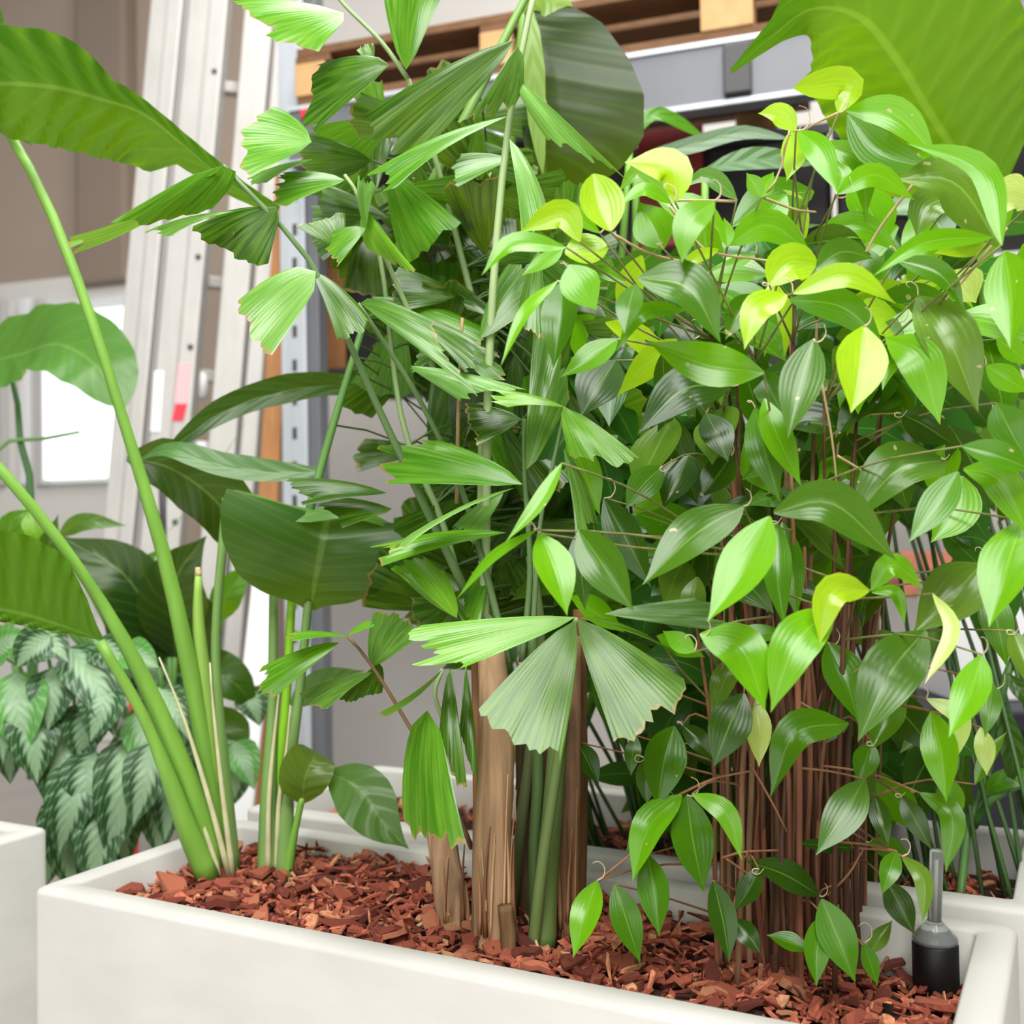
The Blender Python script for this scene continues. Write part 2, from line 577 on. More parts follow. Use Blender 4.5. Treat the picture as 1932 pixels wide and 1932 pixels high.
# black boxes added in the bay under the beam, standing in for its shade
for i, (x0, x1, y0, y1, bk, lab) in enumerate(((640, 1010, 700, 262, 0.35, 'black box standing in for shade in the rack bay behind the palm'),
                                               (1030, 1560, 480, 232, 0.35, 'black box standing in for shade in the rack bay behind the yellow leaf tips'),
                                               (1580, 1990, 425, 190, 0.35, 'black box standing in for shade in the rack bay behind the largest broad leaf'))):
    a, b_ = rk(x0, y0, bk), rk(x1, y1, bk)
    wx = (b_ - a).dot(AX)
    ht = b_.z - a.z
    cr = empty('bay_shade_box', a)
    tag(cr, lab, 'crate')
    box('body', a, AX * wx, AN * 0.45, UP * ht, M_BAYSHADE, cr, 0.01)
    box('lip', a - AX * 0.008 - AN * 0.008 + UP * (ht - 0.03), AX * (wx + 0.016), AN * 0.008, UP * 0.03, M_BLACK, cr, 0.003)
    box('handle', a + AX * (wx * 0.4) - AN * 0.012 + UP * (ht * 0.55), AX * 0.12, AN * 0.012, UP * 0.035, M_BLACK, cr, 0.004)
a = rk(1205, 470, 0.28)
box('red_board', a, AX * ((rk(1330, 470, 0.28) - a).dot(AX)), AN * 0.02, UP * (rk(1205, 248, 0.28).z - a.z), M_REDFL, None, 0.004)
tag(bpy.data.objects['red_board'], 'dark red board standing under the rack beam', 'board')

# shelf carrying the black boxes
a = rk(600, 690, 0.3)
sh = box('rack_shelf', Vector((a.x, a.y, rk(640, 700, 0.35).z - 0.03)), AX * 3.2, AN * 0.5, UP * 0.03, M_DARKST, None, 0.003)
tag(sh, 'dark steel shelf of the rack carrying the black boxes', 'shelf')

# timber, plywood
def leaning_plank(name, x0, x1, ytop, d, mat, label, cat, thick=0.02):
    a, b_ = at(x0, 900, d), at(x1, 900, d)
    t = at(x0 + 12, ytop, d)
    foot = Vector((a.x - 0.05, a.y - 0.12, 0))
    o = box(name, foot, Vector((b_.x - a.x, b_.y - a.y, 0)), Vector((0, thick, 0)), Vector((t.x - foot.x, t.y + 0.1 - foot.y, t.z)), mat, None, 0.002)
    return tag(o, label, cat)


leaning_plank('timber_plank', 492, 528, 300, 2.85, M_PLY, 'narrow brown timber plank leaning between ladder and rack upright', 'plank')
a = rk(602, 690, .33)
tag(box('plywood_sheet', Vector((a.x, a.y, sh.location.z + .031)), AX * ((rk(650, 690, .33) - a).dot(AX)), AN * .018, UP * (rk(602, 345, .33).z - sh.location.z - .03), M_PLY, None, .002), 'brown plywood sheet standing on the rack shelf beside the upright', 'board')
leaning_plank('white_board', 446, 494, 1085, 2.55, M_WHITE, 'white board standing on the floor behind the bird of paradise stems', 'board')


# ---------------------------------------------------------------- ladder
def quad_rail(name, tl, tr, bl, br, d_t, d_b, thick, mat, parent):
    A, B, C, D = at(*bl, d_b), at(*br, d_b), at(*tr, d_t), at(*tl, d_t)
    n = (B - A).cross(D - A).normalized()
    if n.dot(CAM - A) > 0: n = -n
    V = [A, B, C, D] + [p + n * thick for p in (A, B, C, D)]
    Fc = [(0, 1, 2, 3), (7, 6, 5, 4), (0, 4, 5, 1), (1, 5, 6, 2), (2, 6, 7, 3), (3, 7, 4, 0)]
    o = mk(name, V, Fc, mat, parent, None, False, A)
    m = o.modifiers.new('bevel', 'BEVEL'); m.width = 0.004; m.segments = 2
    return o


def lad_x(y, x0, x1):      # interpolate a rail edge between y=-40 and y=1320
    return x0 + (x1 - x0) * (y + 40) / 1360.0


lad = empty('extension_ladder', Vector((at(300, 1300, 2.75).x, at(300, 1300, 2.75).y, 0)))
tag(lad, 'tall aluminium extension ladder leaning on the tan wall', 'ladder')
YT, YB, DT, DB = -60, 1400, 3.25, 2.75


def rail(x0t, x0b, x1t, x1b, off, mat, thick, name='rail'):
    quad_rail(name, (lad_x(YT, x0t, x0b), YT), (lad_x(YT, x1t, x1b), YT), (lad_x(YB, x0t, x0b), YB), (lad_x(YB, x1t, x1b), YB), DT + off, DB + off, thick, mat, lad)


rail(288, 165, 348, 222, 0.0, M_ALU, 0.06)
rail(348, 222, 360, 236, 0.03, M_ALUD, 0.03, 'rail_groove')
rail(360, 236, 432, 312, 0.0, M_ALU, 0.06)
rail(398, 276, 402, 280, -0.003, M_ALUD, 0.003, 'rail_groove')
rail(318, 193, 322, 197, -0.003, M_ALUD, 0.003, 'rail_groove')
rail(466, 352, 520, 404, 0.05, M_ALU, 0.06)
rail(520, 404, 528, 412, 0.08, M_ALUD, 0.03, 'rail_groove')
rail(528, 412, 556, 446, 0.05, M_ALU, 0.05)
for y in (-20, 160, 345, 528, 705, 880, 1050):
    xa, xb_ = lad_x(y, 425, 300), lad_x(y, 475, 360)
    f = (y - YT) / (YB - YT)
    d = DT + (DB - DT) * f
    A, B = at(xa, y, d + 0.03), at(xb_, y + 6, d + 0.08)
    h = 0.035
    box('rung', A - UP * h / 2, (B - A), Vector((0.0, 0.04, 0)), UP * h, M_ALU, lad, 0.005)
LP0 = at(300, YB, DB)
LN = (at(400, YB, DB) - LP0).cross(at(400, YT, DT) - LP0).normalized()
if LN.dot(CAM - LP0) < 0: LN = -LN


def on_ladder(x, y, off=.0):
    return onplane(x, y, LP0 + LN * off, LN)


for y in (135, 485, 655, 985):
    x = lad_x(y, 420, 302)
    lathe('bolt', on_ladder(x, y), LN, [(0.008, -0.004), (0.008, 0.004), (0.004, 0.006)], M_DARKST, lad, 10)
for (x, y0, y1, wx, m) in ((330, 685, 762, 22, M_PINK), (324, 762, 794, 22, M_RED), (284, 700, 815, 18, M_WHITE)):
    A, B, C = on_ladder(x, y1, .001), on_ladder(x + wx, y1, .001), on_ladder(x + 8, y0, .001)
    box('sticker', A, B - A, LN * .002, C - A, m, lad)
for (x, y) in ((375, 730), (378, 860)):
    d = 3.05
    lathe('white_guide', at(x, y + 25, d), UP, [(0.012, 0), (0.026, 0.008), (0.026, 0.07), (0.02, 0.078)], M_WHITE, lad, 12)

# a slimmer dark strap and a red foot beside the ladder
rp0 = at(240, 1260, 2.3)
o = box('red_post', Vector((rp0.x, rp0.y, 0)), at(254, 1260, 2.3) - rp0, Vector((0, 0.02, 0)), UP * at(248, 1165, 2.3).z, M_RED, None, 0.004)
tag(o, 'short red plastic post behind the bird of paradise stems', 'post')
tp = at(308, 1010, 2.5)
tube('dark_strap', [at(305, 870, 2.5), at(309, 940, 2.5), tp, Vector((tp.x, tp.y, 0.0))], 0.008, M_DARKST, None, 6, 6)
tag(bpy.data.objects['dark_strap'], 'thin dark strap hanging in front of the ladder', 'strap')

# ---------------------------------------------------------------- planters
U = Vector((math.cos(math.radians(-27.8)), math.sin(math.radians(-27.8)), 0))
Vv = Vector((-U.y, U.x, 0))
ZR, ZM = 0.60, 0.553


def uv(u, v, z=0.0):
    return U * u + Vv * v + UP * z


def uv_of(p):
    return p.dot(U), p.dot(Vv)


def rounded_rect(u0, u1, v0, v1, r, n=5):
    pts = []
    for (cu, cv, a0) in ((u1 - r, v0 + r, -90), (u1 - r, v1 - r, 0), (u0 + r, v1 - r, 90), (u0 + r, v0 + r, 180)):
        for k in range(n + 1):
            a = math.radians(a0 + 90 * k / n)
            pts.append((cu + r * math.cos(a), cv + r * math.sin(a)))
    return pts


def planter(label, u0, u1, v0, v1, rim=0.037):
    root = empty('planter', uv((u0 + u1) / 2, (v0 + v1) / 2, 0))
    tag(root, label, 'planter', 'pale planters set in rows')
    loops, e = [], 0.006
    for (off, z, r) in ((0.0, 0.0, .016), (0.0, ZR - e, .016), (e * .3, ZR - e * .3, .016), (e, ZR, .016), (rim - .003, ZR, .008), (rim, ZR - .003, .006), (rim + .004, ZM - .06, .006)):
        loops.append([uv(u, v, z) for (u, v) in rounded_rect(u0 + off, u1 - off, v0 + off, v1 - off, r)])
    V, Fc = [], []
    n = len(loops[0])
    for lp in loops: V += lp
    for i in range(len(loops) - 1):
        for k in range(n):
            k2 = (k + 1) % n
            Fc.append((i * n + k, i * n + k2, (i + 1) * n + k2, (i + 1) * n + k))
    Fc.append(tuple((len(loops) - 1) * n + k for k in range(n)))
    Fc.append(tuple(reversed(range(n))))
    b = mk('shell', V, Fc, M_POT, root, None, True, uv(u0, v0, 0))
    b.data.polygons[-1].use_smooth = b.data.polygons[-2].use_smooth = False
    m = b.modifiers.new('split', 'EDGE_SPLIT'); m.split_angle = math.radians(50)
    return root


PU0, PU1, PV0, PV1 = -1.102, -0.066, 0.860, 1.211
planter('long pale concrete planter in front, holding the palm and the leafy canes', PU0, PU1, PV0, PV1)
planter('pale planter standing in a row right behind the front one', PU0 - 0.03, -0.039, 1.257, 1.603)
planter('pale planter at the left edge, with silver-leaved plants behind it', -2.33, -1.312, 0.71, 1.058)
for (u0, u1, v0, v1) in ((PU0 - 0.03, -0.039, 1.257, 1.603), (-2.33, -1.312, 0.71, 1.058)):
    pass


# ---------------------------------------------------------------- bark mulch
def chip_mesh(rnd, sz, thin):
    n = rnd.randint(6, 9)
    el = rnd.uniform(0.25, 0.75)
    top, bot = [], []
    for k in range(n):
        a = 2 * math.pi * (k + rnd.uniform(-.25, .25)) / n
        r = sz * rnd.uniform(.55, 1.12)
        x, y = math.cos(a) * r, math.sin(a) * r * el
        z = 0.10 * sz * math.sin(x / sz * 2.2 + sz) + rnd.uniform(-.12, .12) * sz
        top.append(Vector((x * .94, y * .94, z + thin)))
        bot.append(Vector((x, y, z - thin)))
    V = bot + top
    Fc = [tuple(range(n, 2 * n)), tuple(reversed(range(n)))]
    Fc += [(k, (k + 1) % n, n + (k + 1) % n, n + k) for k in range(n)]
    return V, Fc


def mound(u, v):
    base = ZM
    if -1.1 < u < -.06 and v < 1.22:
        base = interp([(-1.1, .566), (-.95, .578), (-.7, .584), (-.45, .576), (-.28, .562), (-.15, .548), (-.05, .545)], u)
    return base + 0.008 * noise.noise(Vector((u * 9, v * 9, 0.3))) + 0.004 * noise.noise(Vector((u * 30, v * 30, 2)))


def ground(px_, py_, sink=0.0):
    """point on the mulch surface seen at a pixel"""
    p = onz(px_, py_, ZM)
    for _ in range(6):
        p = onz(px_, py_, mound(p.dot(U), p.dot(Vv)))
    return p - UP * sink


templates = []
for k in range(14):
    V, Fc = chip_mesh(R, 1.0, R.uniform(.07, .16))
    me = bpy.data.meshes.new('bark_chip')
    me.from_pydata([tuple(v) for v in V], [], Fc)
    me.materials.append(M_BARK)
    templates.append(me)


def mulch(label, u0, u1, v0, v1, nbig, nsmall, rnd, front_bias=True):
    root = empty('bark_mulch', uv((u0 + u1) / 2, (v0 + v1) / 2, ZM))
    tag(root, label, 'mulch', 'bark mulch in the planters')
    nu, nv = 60, 20
    V = [uv(u0 + (u1 - u0) * i / nu, v0 + (v1 - v0) * j / nv, mound(u0 + (u1 - u0) * i / nu, v0 + (v1 - v0) * j / nv) - .006) for j in range(nv + 1) for i in range(nu + 1)]
    Fc = [(j * (nu + 1) + i, j * (nu + 1) + i + 1, (j + 1) * (nu + 1) + i + 1, (j + 1) * (nu + 1) + i) for j in range(nv) for i in range(nu)]
    mk('soil_bed', V, Fc, M_SOIL, root)
    for k in range(nbig):
        u = rnd.uniform(u0 + .012, u1 - .012)
        v = v0 + .012 + (v1 - v0 - .024) * rnd.random() ** 1.25
        o = bpy.data.objects.new('bark_chip', rnd.choice(templates))
        COL.objects.link(o)
        o.parent = root
        s = rnd.uniform(.008, .019) if rnd.random() < .82 else rnd.uniform(.018, .030)
        o.location = uv(u, v, mound(u, v) + rnd.uniform(.003, .012)) - root.location
        o.rotation_euler = (rnd.gauss(0, .3), rnd.gauss(0, .3), rnd.uniform(0, 6.28))
        o.scale = (s, s, s)
    V, Fc, tint = [], [], []
    for k in range(nsmall):
        u, v = rnd.uniform(u0 + .004, u1 - .004), rnd.uniform(v0 + .004, v1 - .004)
        cv, cf = chip_mesh(rnd, rnd.uniform(.005, .015), rnd.uniform(.0007, .0018))
        if rnd.random() < .45:
            cv = [Vector((p.x * 1.6, p.y * .35, p.z)) for p in cv]
        rot = (Matrix.Rotation(rnd.uniform(0, 6.28), 3, 'Z') @ Matrix.Rotation(rnd.gauss(0, .5), 3, 'X') @ Matrix.Rotation(rnd.gauss(0, .45), 3, 'Y'))
        p0 = uv(u, v, mound(u, v) + rnd.uniform(-.003, .009))
        base = len(V)
        V += [p0 + rot @ p for p in cv]
        Fc += [tuple(base + i for i in f) for f in cf]
        tint += [rnd.random()] * len(cv)
    o = mk('small_chips', V, Fc, M_BARK, root, None, False, root.location)
    at_ = o.data.attributes.new('tint', 'FLOAT', 'POINT')
    at_.data.foreach_set('value', tint)
    o['kind'] = 'stuff'
    return root


IN = .041
mulch('red-brown bark chip mulch filling the front planter', PU0 + IN, PU1 - IN, PV0 + IN, PV1 - IN, 300, 2600, R)
mulch('bark chip mulch in the planter right behind the front one', PU0 - .03 + IN, -.039 - IN, 1.257 + IN, 1.603 - IN, 60, 700, R)
mulch('dark bark mulch in the planter at the left edge', -2.33 + IN, -1.312 - IN, .71 + IN, 1.058 - IN, 20, 200, R)

# thin straw twigs and fallen pieces on the mulch
TW = [((788, 1758), (850, 1748), (945, 1768), 'pale straw lying on the mulch before the palm trunks', .0022),
      ((962, 1715), (995, 1755), (1020, 1815), 'curved pale twig running from the palm to the planter rim', .0016),
      ((1650, 1860), (1690, 1815), (1735, 1803), 'bent brown twig on the mulch at the right end', .0022),
      ((1735, 1806), (1765, 1840), (1800, 1865), 'straight brown twig on the mulch beside the black gauge base', .0022),
      ((800, 1735), (850, 1718), (905, 1712), 'dark thin twig behind the short palm stump', .0016)]
for (a, m_, b_, lab, r) in TW:
    o = tube('twig', [ground(*a, -.006), ground(*m_, -.014), ground(*b_, -.006)], r, M_DRY if 'pale' in lab else M_CANEST, None, 6, 5, color=lin((150, 104, 74)))
    tag(o, lab, 'twig')

# water level gauge
gb = ground(1775, 1852)
gu, gv = uv_of(gb)
gb = uv(min(gu, PU1 - .041 - .026), min(gv, PV1 - .041 - .026), gb.z)
g = empty('water_gauge', gb)
tag(g, 'clear water level tube on a black base in the planter corner', 'gauge')
dg = depth_of(gb)
zc = at(1790, 1776, dg).z
lathe('base', gb - UP * .02, UP, [(.0, 0), (.022, 0), (.022, zc - gb.z + .018), (.020, zc - gb.z + .02)], M_BLACK, g, 24)
b2 = Vector((gb.x, gb.y, zc))
lathe('cone', b2, UP, [(.0215, 0), (.0215, .004), (.009, .018), (.0075, .020)], M_TUBE, g, 24)
lathe('tube', b2 + UP * .02, Vector((.06, 0, 1)), [(.0066, 0), (.0068, .068), (.0062, .070)], M_TUBE, g, 18)
lathe('indicator', b2 + UP * .02, Vector((.06, 0, 1)), [(.0016, 0), (.0016, .06)], M_WHITE, g, 8)

# ---------------------------------------------------------------- leaf builders
PROF = {
    'cane': [(0, .07), (.06, .30), (.15, .62), (.3, .92), (.42, 1.0), (.55, .94), (.7, .70), (.82, .40), (.9, .18), (.955, .06), (1, 0)],
    'bigtip': [(0, .15), (.08, .6), (.2, .93), (.4, 1.0), (.56, .9), (.66, .62), (.75, .28), (.86, .11), (1, .02)],
    'foldlow': [(0, .1), (.2, .2), (.33, .35), (.38, .8), (.48, 1), (.76, 1), (.9, .9), (1, .5)],
    'foldup': [(0, .1), (.2, .25), (.35, .2), (.48, .2), (.6, .4), (.68, .75), (.76, .97), (.9, 1), (1, .7)],
    'fan': [(0, .05), (.08, .16), (.2, .45), (.38, .74), (.6, .92), (.8, 1.0), (1, .98)],
    'hang': [(0, .08), (.1, .4), (.25, .68), (.45, .9), (.62, 1), (.78, .96), (.88, .72), (.95, .4), (1, .05)],
    'slant': [(0, .04), (.08, .2), (.22, .55), (.36, .86), (.55, 1), (1, .95)],
    'heart': [(0, .10), (.08, .42), (.22, .78), (.4, .98), (.55, 1.0), (.72, .86), (.86, .6), (.95, .3), (1, .06)],
    'paddle': [(0, .06), (.03, .30), (.09, .66), (.2, .9), (.38, 1.0), (.6, .97), (.78, .82), (.9, .56), (.96, .32), (1, .03)],
    'silver': [(0, .08), (.05, .42), (.14, .80), (.28, 1.0), (.45, .95), (.62, .74), (.78, .46), (.9, .2), (1, 0)],
    'strap': [(0, .12), (.15, .7), (.4, 1.0), (.7, .8), (.9, .4), (1, .02)],
}


def leaf(parent, pts, wl, wr, mat, color, prof='cane', upw=0.5, tw=0.0, fold=12, wave=0.0, wfreq=9.0, n=11, m=6, curl=0.0, name='leaf', correct=True, jag=0.0):
    """pts: 3D centre line base->tip; wl / wr: half widths in metres on either side"""
    c = spline(pts, n)
    V, Fc, Uu = [], [], []
    ph = R.uniform(0, 6)
    tabs = (PROF[prof[0]], PROF[prof[1]]) if isinstance(prof, tuple) else (PROF[prof], PROF[prof])
    for i, p in enumerate(c):
        t = i / n
        T = (c[min(i + 1, n)] - c[max(i - 1, 0)]).normalized()
        view = (CAM - p).normalized()
        N = view + UP * upw
        N = N - T * N.dot(T)
        if N.length < 1e-3: N = UP.copy()
        N.normalize()
        N = Matrix.Rotation(math.radians(tw), 3, T) @ N
        k = 1.0
        vp = view - T * view.dot(T)
        if correct and vp.length > 1e-3:
            k = 1.0 / max(.45, abs(N.dot(vp.normalized())))
        W = T.cross(N)
        prs = (interp(tabs[0], t), interp(tabs[1], t))
        for j in range(m + 1):
            s = -1 + 2 * j / m
            pr = prs[0] if s < 0 else prs[1]
            hw = (wl if s < 0 else wr) * pr * k
            if jag: hw *= 1 + jag * noise.noise(Vector((i * 3.1, s * 2, ph)))
            a = math.radians(fold) + curl * abs(s)
            off = W * (s * hw * math.cos(a)) + N * (abs(s) * hw * math.sin(a))
            if wave: off += N * (wave * math.sin((t - .10 * abs(s)) * wfreq * 6.28 + ph) * abs(s) ** .8 * pr)
            V.append(p + off)
            Uu.append(((s + 1) / 2, t))
    q = m + 1
    for i in range(n):
        for j in range(m):
            Fc.append((i * q + j, i * q + j + 1, (i + 1) * q + j + 1, (i + 1) * q + j))
    return mk(name, V, Fc, mat, parent, Uu, True, c[0], color)


def jit(c, a=.12, rnd=R):
    k = 1 + rnd.uniform(-a, a)
    return (c[0] * k * (1 + rnd.uniform(-a, a) * .5), c[1] * k, c[2] * k * (1 + rnd.uniform(-a, a) * .5))


def leaflet(parent, B, A, C, color, bulge=.12, jag=.06, pleat=.0016, bow=.72, arch=.08, seed=0, ns=18, nt_=6):
    """fishtail wedge: apex B, distal corners A and C (3D)"""
    rnd = random.Random(seed)
    M_ = (A + C) / 2
    N = (A - B).cross(C - B).normalized()
    if N.dot(CAM - B) < 0: N = -N
    Lm = (M_ - B).length
    V, Fc, Uu = [], [], []
    steps = []
    lv = 0.0
    for i in range(ns + 1):
        if i % 3 == 0: lv = rnd.uniform(-1, 1)
        steps.append(lv * .8 + rnd.uniform(-.5, .5))
    ph = rnd.uniform(0, 6)
    for j in range(nt_ + 1):
        t = j / nt_
        for i in range(ns + 1):
            s = -1 + 2 * i / ns
            r = 1 + bulge * (1 - s * s) + jag * steps[i] * (t ** 3)
            p = B + (M_ - B) * (t * r) + (C - A) * (0.5 * s * (t ** bow) * (1 + .0 * r))
            p = p + N * (arch * Lm * (4 * t * (1 - t)) - arch * .6 * Lm * s * s * t)
            p = p + N * (pleat * (1 if i % 2 else -1) * min(1, t * 2))
            p = p + N * ((.012 if arch < .02 else .03) * Lm * t * math.sin(3 * s + ph))
            V.append(p)
            Uu.append((i / ns, t))
    q = ns + 1
    for j in range(nt_):
        for i in range(ns):
            Fc.append((j * q + i, j * q + i + 1, (j + 1) * q + i + 1, (j + 1) * q + i))
    return mk('leaflet', V, Fc, M_PALM, parent, Uu, True, B, color)


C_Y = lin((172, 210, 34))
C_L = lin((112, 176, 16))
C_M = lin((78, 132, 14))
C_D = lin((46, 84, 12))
C_G = lin((76, 120, 28))  # mid green greyed, glossy highlight put into the leaf colour
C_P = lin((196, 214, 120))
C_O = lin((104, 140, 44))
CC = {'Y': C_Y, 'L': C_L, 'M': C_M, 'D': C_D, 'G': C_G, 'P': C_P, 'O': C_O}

# ---------------------------------------------------------------- bird of paradise, left of the front planter
sbase = ground(420, 1655)
st = empty('bird_of_paradise', sbase)
tag(st, 'bird of paradise with thick green leaf stalks at the left end of the front planter', 'plant')
SG, SGB, SGD = lin((122, 172, 66)), lin((140, 200, 40)), lin((122, 160, 86))


def stalk(parent, pp, r0, r1, color, d0=None, n=14, sides=9, mat=None, name='leaf_stalk', flat=1.0):
    P = [at(*p) for p in pp]
    return tube(name, P, [(0, r0), (.25, (r0 * .75 + r1 * .25)), (.6, r1 * 1.08), (1, r1)], mat or M_STEM, parent, n, sides, color, 0, flat)


DS = depth_of(sbase)
stalk(st, [(425, 1660, DS), (398, 1480, DS), (362, 1280, DS - .01), (310, 1050, DS - .02), (232, 790, DS - .03), (165, 580, DS - .03), (85, 375, DS - .02), (8, 235, DS)], .0135, .0062, SG)
stalk(st, [(410, 1660, DS - .01), (372, 1520, DS - .02), (285, 1310, DS - .04), (200, 1150, DS - .06), (100, 1005, DS - .08), (0, 885, DS - .1), (-90, 790, DS - .1)], .0160, .0066, SG)
stalk(st, [(395, 1660, DS - .03), (352, 1560, DS - .04), (312, 1450, DS - .05), (262, 1335, DS - .06), (188, 1210, DS - .07)], .0150, .0066, SG)
stalk(st, [(438, 1660, DS), (424, 1500, DS + .01), (410, 1330, DS + .01), (408, 1180, DS + .01), (428, 940, DS + .01)], .0125, .0058, SGD)
tube('young_spike', [at(*p) for p in ((418, 1655, DS + .01), (402, 1500, DS), (388, 1320, DS), (375, 1180, DS), (374, 1078, DS))], [(0, .011), (.3, .0108), (.7, .0100), (.9, .0066), (1, .0038)], M_STEM, st, 16, 9, lin((150, 190, 84)))
tube('spike_tip', [at(374, 1086, DS), at(373, 1070, DS)], [(0, .0046), (1, .0030)], M_DRY, st, 2, 8)
for pp in (((432, 1650), (392, 1500), (345, 1350), (300, 1240)), ((414, 1652), (384, 1560), (345, 1470), (322, 1420)), ((440, 1655), (418, 1480), (402, 1330), (396, 1250)), ((522, 1655), (526, 1520), (540, 1420), (548, 1330)), ((506, 1655), (508, 1500), (524, 1330), (530, 1270))):
    tube('sheath_edge', [at(x, y, DS - .028) for (x, y) in pp], [(0, .0042), (.5, .0030), (1, .0010)], M_SHEATH, st, 10, 6)
for (x0, x1, c, dd) in ((500, 516, SGD, 0.0), (516, 551, SGB, .01), (532, 583, SGD, -.005)):
    stalk(st, [(x0 + 4, 1665, DS - .02 + dd), (x0 + 8, 1480, DS - .01 + dd), ((x0 + x1) / 2 + 6, 1320, DS + dd), (x1, 1120, DS + dd)], .0135, .0056, c)
stalk(st, [(540, 1660, DS - .03), (552, 1590, DS - .03), (570, 1505, DS - .03)], .0075, .0042, SG)


def px(w_, d):
    return w_ * d / FPX


def pad(parent, pp, wl, wr, color, **kw):
    d = pp[0][2]
    return leaf(parent, [at(*p) for p in pp], px(wl, d), px(wr, d), M_PAD, color, prof=kw.pop('prof', 'paddle'), n=kw.pop('n', 26), m=kw.pop('m', 10), correct=kw.pop('correct', False), **kw)


PG, PD, PL = lin((72, 140, 34)), lin((40, 78, 28)), lin((120, 176, 60))
# big arching leaf, top left
pad(st, [(525, 398, 1.42), (430, 345, 1.40), (340, 268, 1.37), (270, 213, 1.34), (190, 186, 1.31), (100, 164, 1.28), (0, 158, 1.26), (-60, 168, 1.24)], 108, 90, lin((50, 112, 14)), upw=-.2, fold=-12, wave=.006, wfreq=13, n=64, prof=('foldlow', 'foldup'))
# leaf whose edge shows at the left border
pad(st, [(8, 240, DS), (-40, 130, DS - .02), (-60, -60, DS - .05)], 55, 60, lin((52, 100, 34)), upw=.2, fold=10)
pad(st, [(5, 225, DS - .01), (30, 250, DS - .02), (62, 275, DS - .02)], 16, 14, lin((46, 92, 32)), upw=.2, fold=50, n=10, m=6, prof='strap')
# lower left leaf, seen from below
pad(st, [(192, 1208, DS - .07), (110, 1180, DS - .10), (0, 1152, DS - .14), (-160, 1140, DS - .2)], 20, 142, lin((84, 134, 26)), upw=.0, fold=6, wave=.005, wfreq=12, n=40, prof='slant')
# broad cupped leaf in the middle
pad(st, [(586, 1150, DS), (596, 1090, DS - .03), (608, 1030, DS - .04), (618, 975, DS - .02)], 192, 152, lin((56, 98, 36)), upw=-.1, fold=9, prof='fan', wave=.004, wfreq=1.4)
pad(st, [(440, 925, DS), (560, 968, DS - .03), (660, 965, DS - .03), (760, 1000, DS - .01)], 14, 26, lin((104, 158, 66)), upw=.8, fold=12, prof='strap')
# dark arching strap leaf and the folded leaf behind
pad(st, [(720, 745, 1.60), (620, 728, 1.58), (500, 748, 1.55), (400, 790, 1.52), (300, 868, 1.5)], 26, 32, PD, upw=.3, fold=14, prof='strap')
pad(st, [(612, 890, 1.50), (520, 892, 1.47), (420, 880, 1.45), (320, 850, 1.45), (262, 868, 1.47)], 32, 34, lin((84, 128, 72)), upw=.9, fold=10, prof='strap')
pad(st, [(240, 862, 1.52), (330, 888, 1.53), (420, 960, 1.55), (490, 1085, 1.58)], 72, 58, lin((34, 66, 26)), upw=.0, fold=10, prof='strap', wave=.006, wfreq=2)
# small leaf on a short stalk, and the drooping leaf beside it
pad(st, [(570, 1515, DS - .03), (575, 1470, DS - .04), (590, 1435, DS - .03), (598, 1420, DS + .0)], 52, 48, lin((96, 122, 44)), upw=.0, fold=12, prof='heart', n=14)
pad(st, [(618, 1455, DS - .01), (680, 1490, DS - .03), (725, 1555, DS - .05), (772, 1602, DS - .06)], 50, 62, lin((84, 130, 58)), upw=.3, fold=10, prof='cane', n=16)
pad(st, [(545, 1330, DS + .1), (610, 1290, DS + .1), (690, 1265, DS + .12)], 30, 34, lin((96, 140, 78)), upw=.5, fold=10, prof='cane', n=14)

# ---------------------------------------------------------------- fishtail palm
pbase = ground(940, 1765)
DP = depth_of(pbase)
pm = empty('fishtail_palm', pbase)
tag(pm, 'fishtail palm with ragged fan-shaped leaflets and brown fibrous trunks', 'plant')
BR1, BR2, GS = lin((172, 138, 106)), lin((146, 110, 84)), lin((104, 128, 72))


def gp(x, y):                       # point on the mulch under a pixel
    return ground(x, y, .012)


def trunk(x, y, tops, r0, r1, color, name='trunk', lump=.16, sides=11, n=12):
    b = gp(x, y)
    d = depth_of(b)
    P = [b] + [at(tx, ty, d + dd) for (tx, ty, dd) in tops]
    return tube(name, P, [(0, r0 * 1.1), (.12, r0), (1, r1)], M_TRUNK if name == 'trunk' else M_STEM, pm, n, sides, color, lump)


trunk(935, 1785, [(930, 1600, 0), (936, 1420, 0), (925, 1200, .02)], .0235, .014, BR1)
trunk(862, 1750, [(842, 1640, .02), (830, 1560, .03), (822, 1440, .04)], .0185, .013, BR1)
trunk(962, 1812, [(958, 1760, 0), (952, 1708, 0)], .0085, .0075, lin((120, 92, 60)))
trunk(1065, 1765, [(1070, 1600, .0), (1075, 1400, .02), (1080, 1200, .04)], .015, .010, BR2)
trunk(1082, 1745, [(1090, 1560, .02), (1092, 1400, .03), (1094, 1150, .05)], .012, .008, lin((134, 96, 60)))
trunk(905, 1775, [(908, 1650, .02), (905, 1400, .03), (900, 1200, .04)], .010, .007, lin((140, 100, 70)))
trunk(1000, 1750, [(990, 1550, .05), (985, 1300, .06)], .011, .008, lin((90, 74, 48)))
trunk(1028, 1745, [(1030, 1560, .05), (1025, 1300, .06)], .010, .008, lin((112, 84, 56)))
trunk(1025, 1780, [(1033, 1640, 0), (1045, 1500, .01), (1058, 1300, .03)], .0125, .0095, lin((104, 128, 70)), 'stem', .04)
trunk(1003, 1785, [(1025, 1620, -.02), (1052, 1440, -.02), (1080, 1240, -.01)], .0062, .005, lin((112, 134, 76)), 'stem', .03)
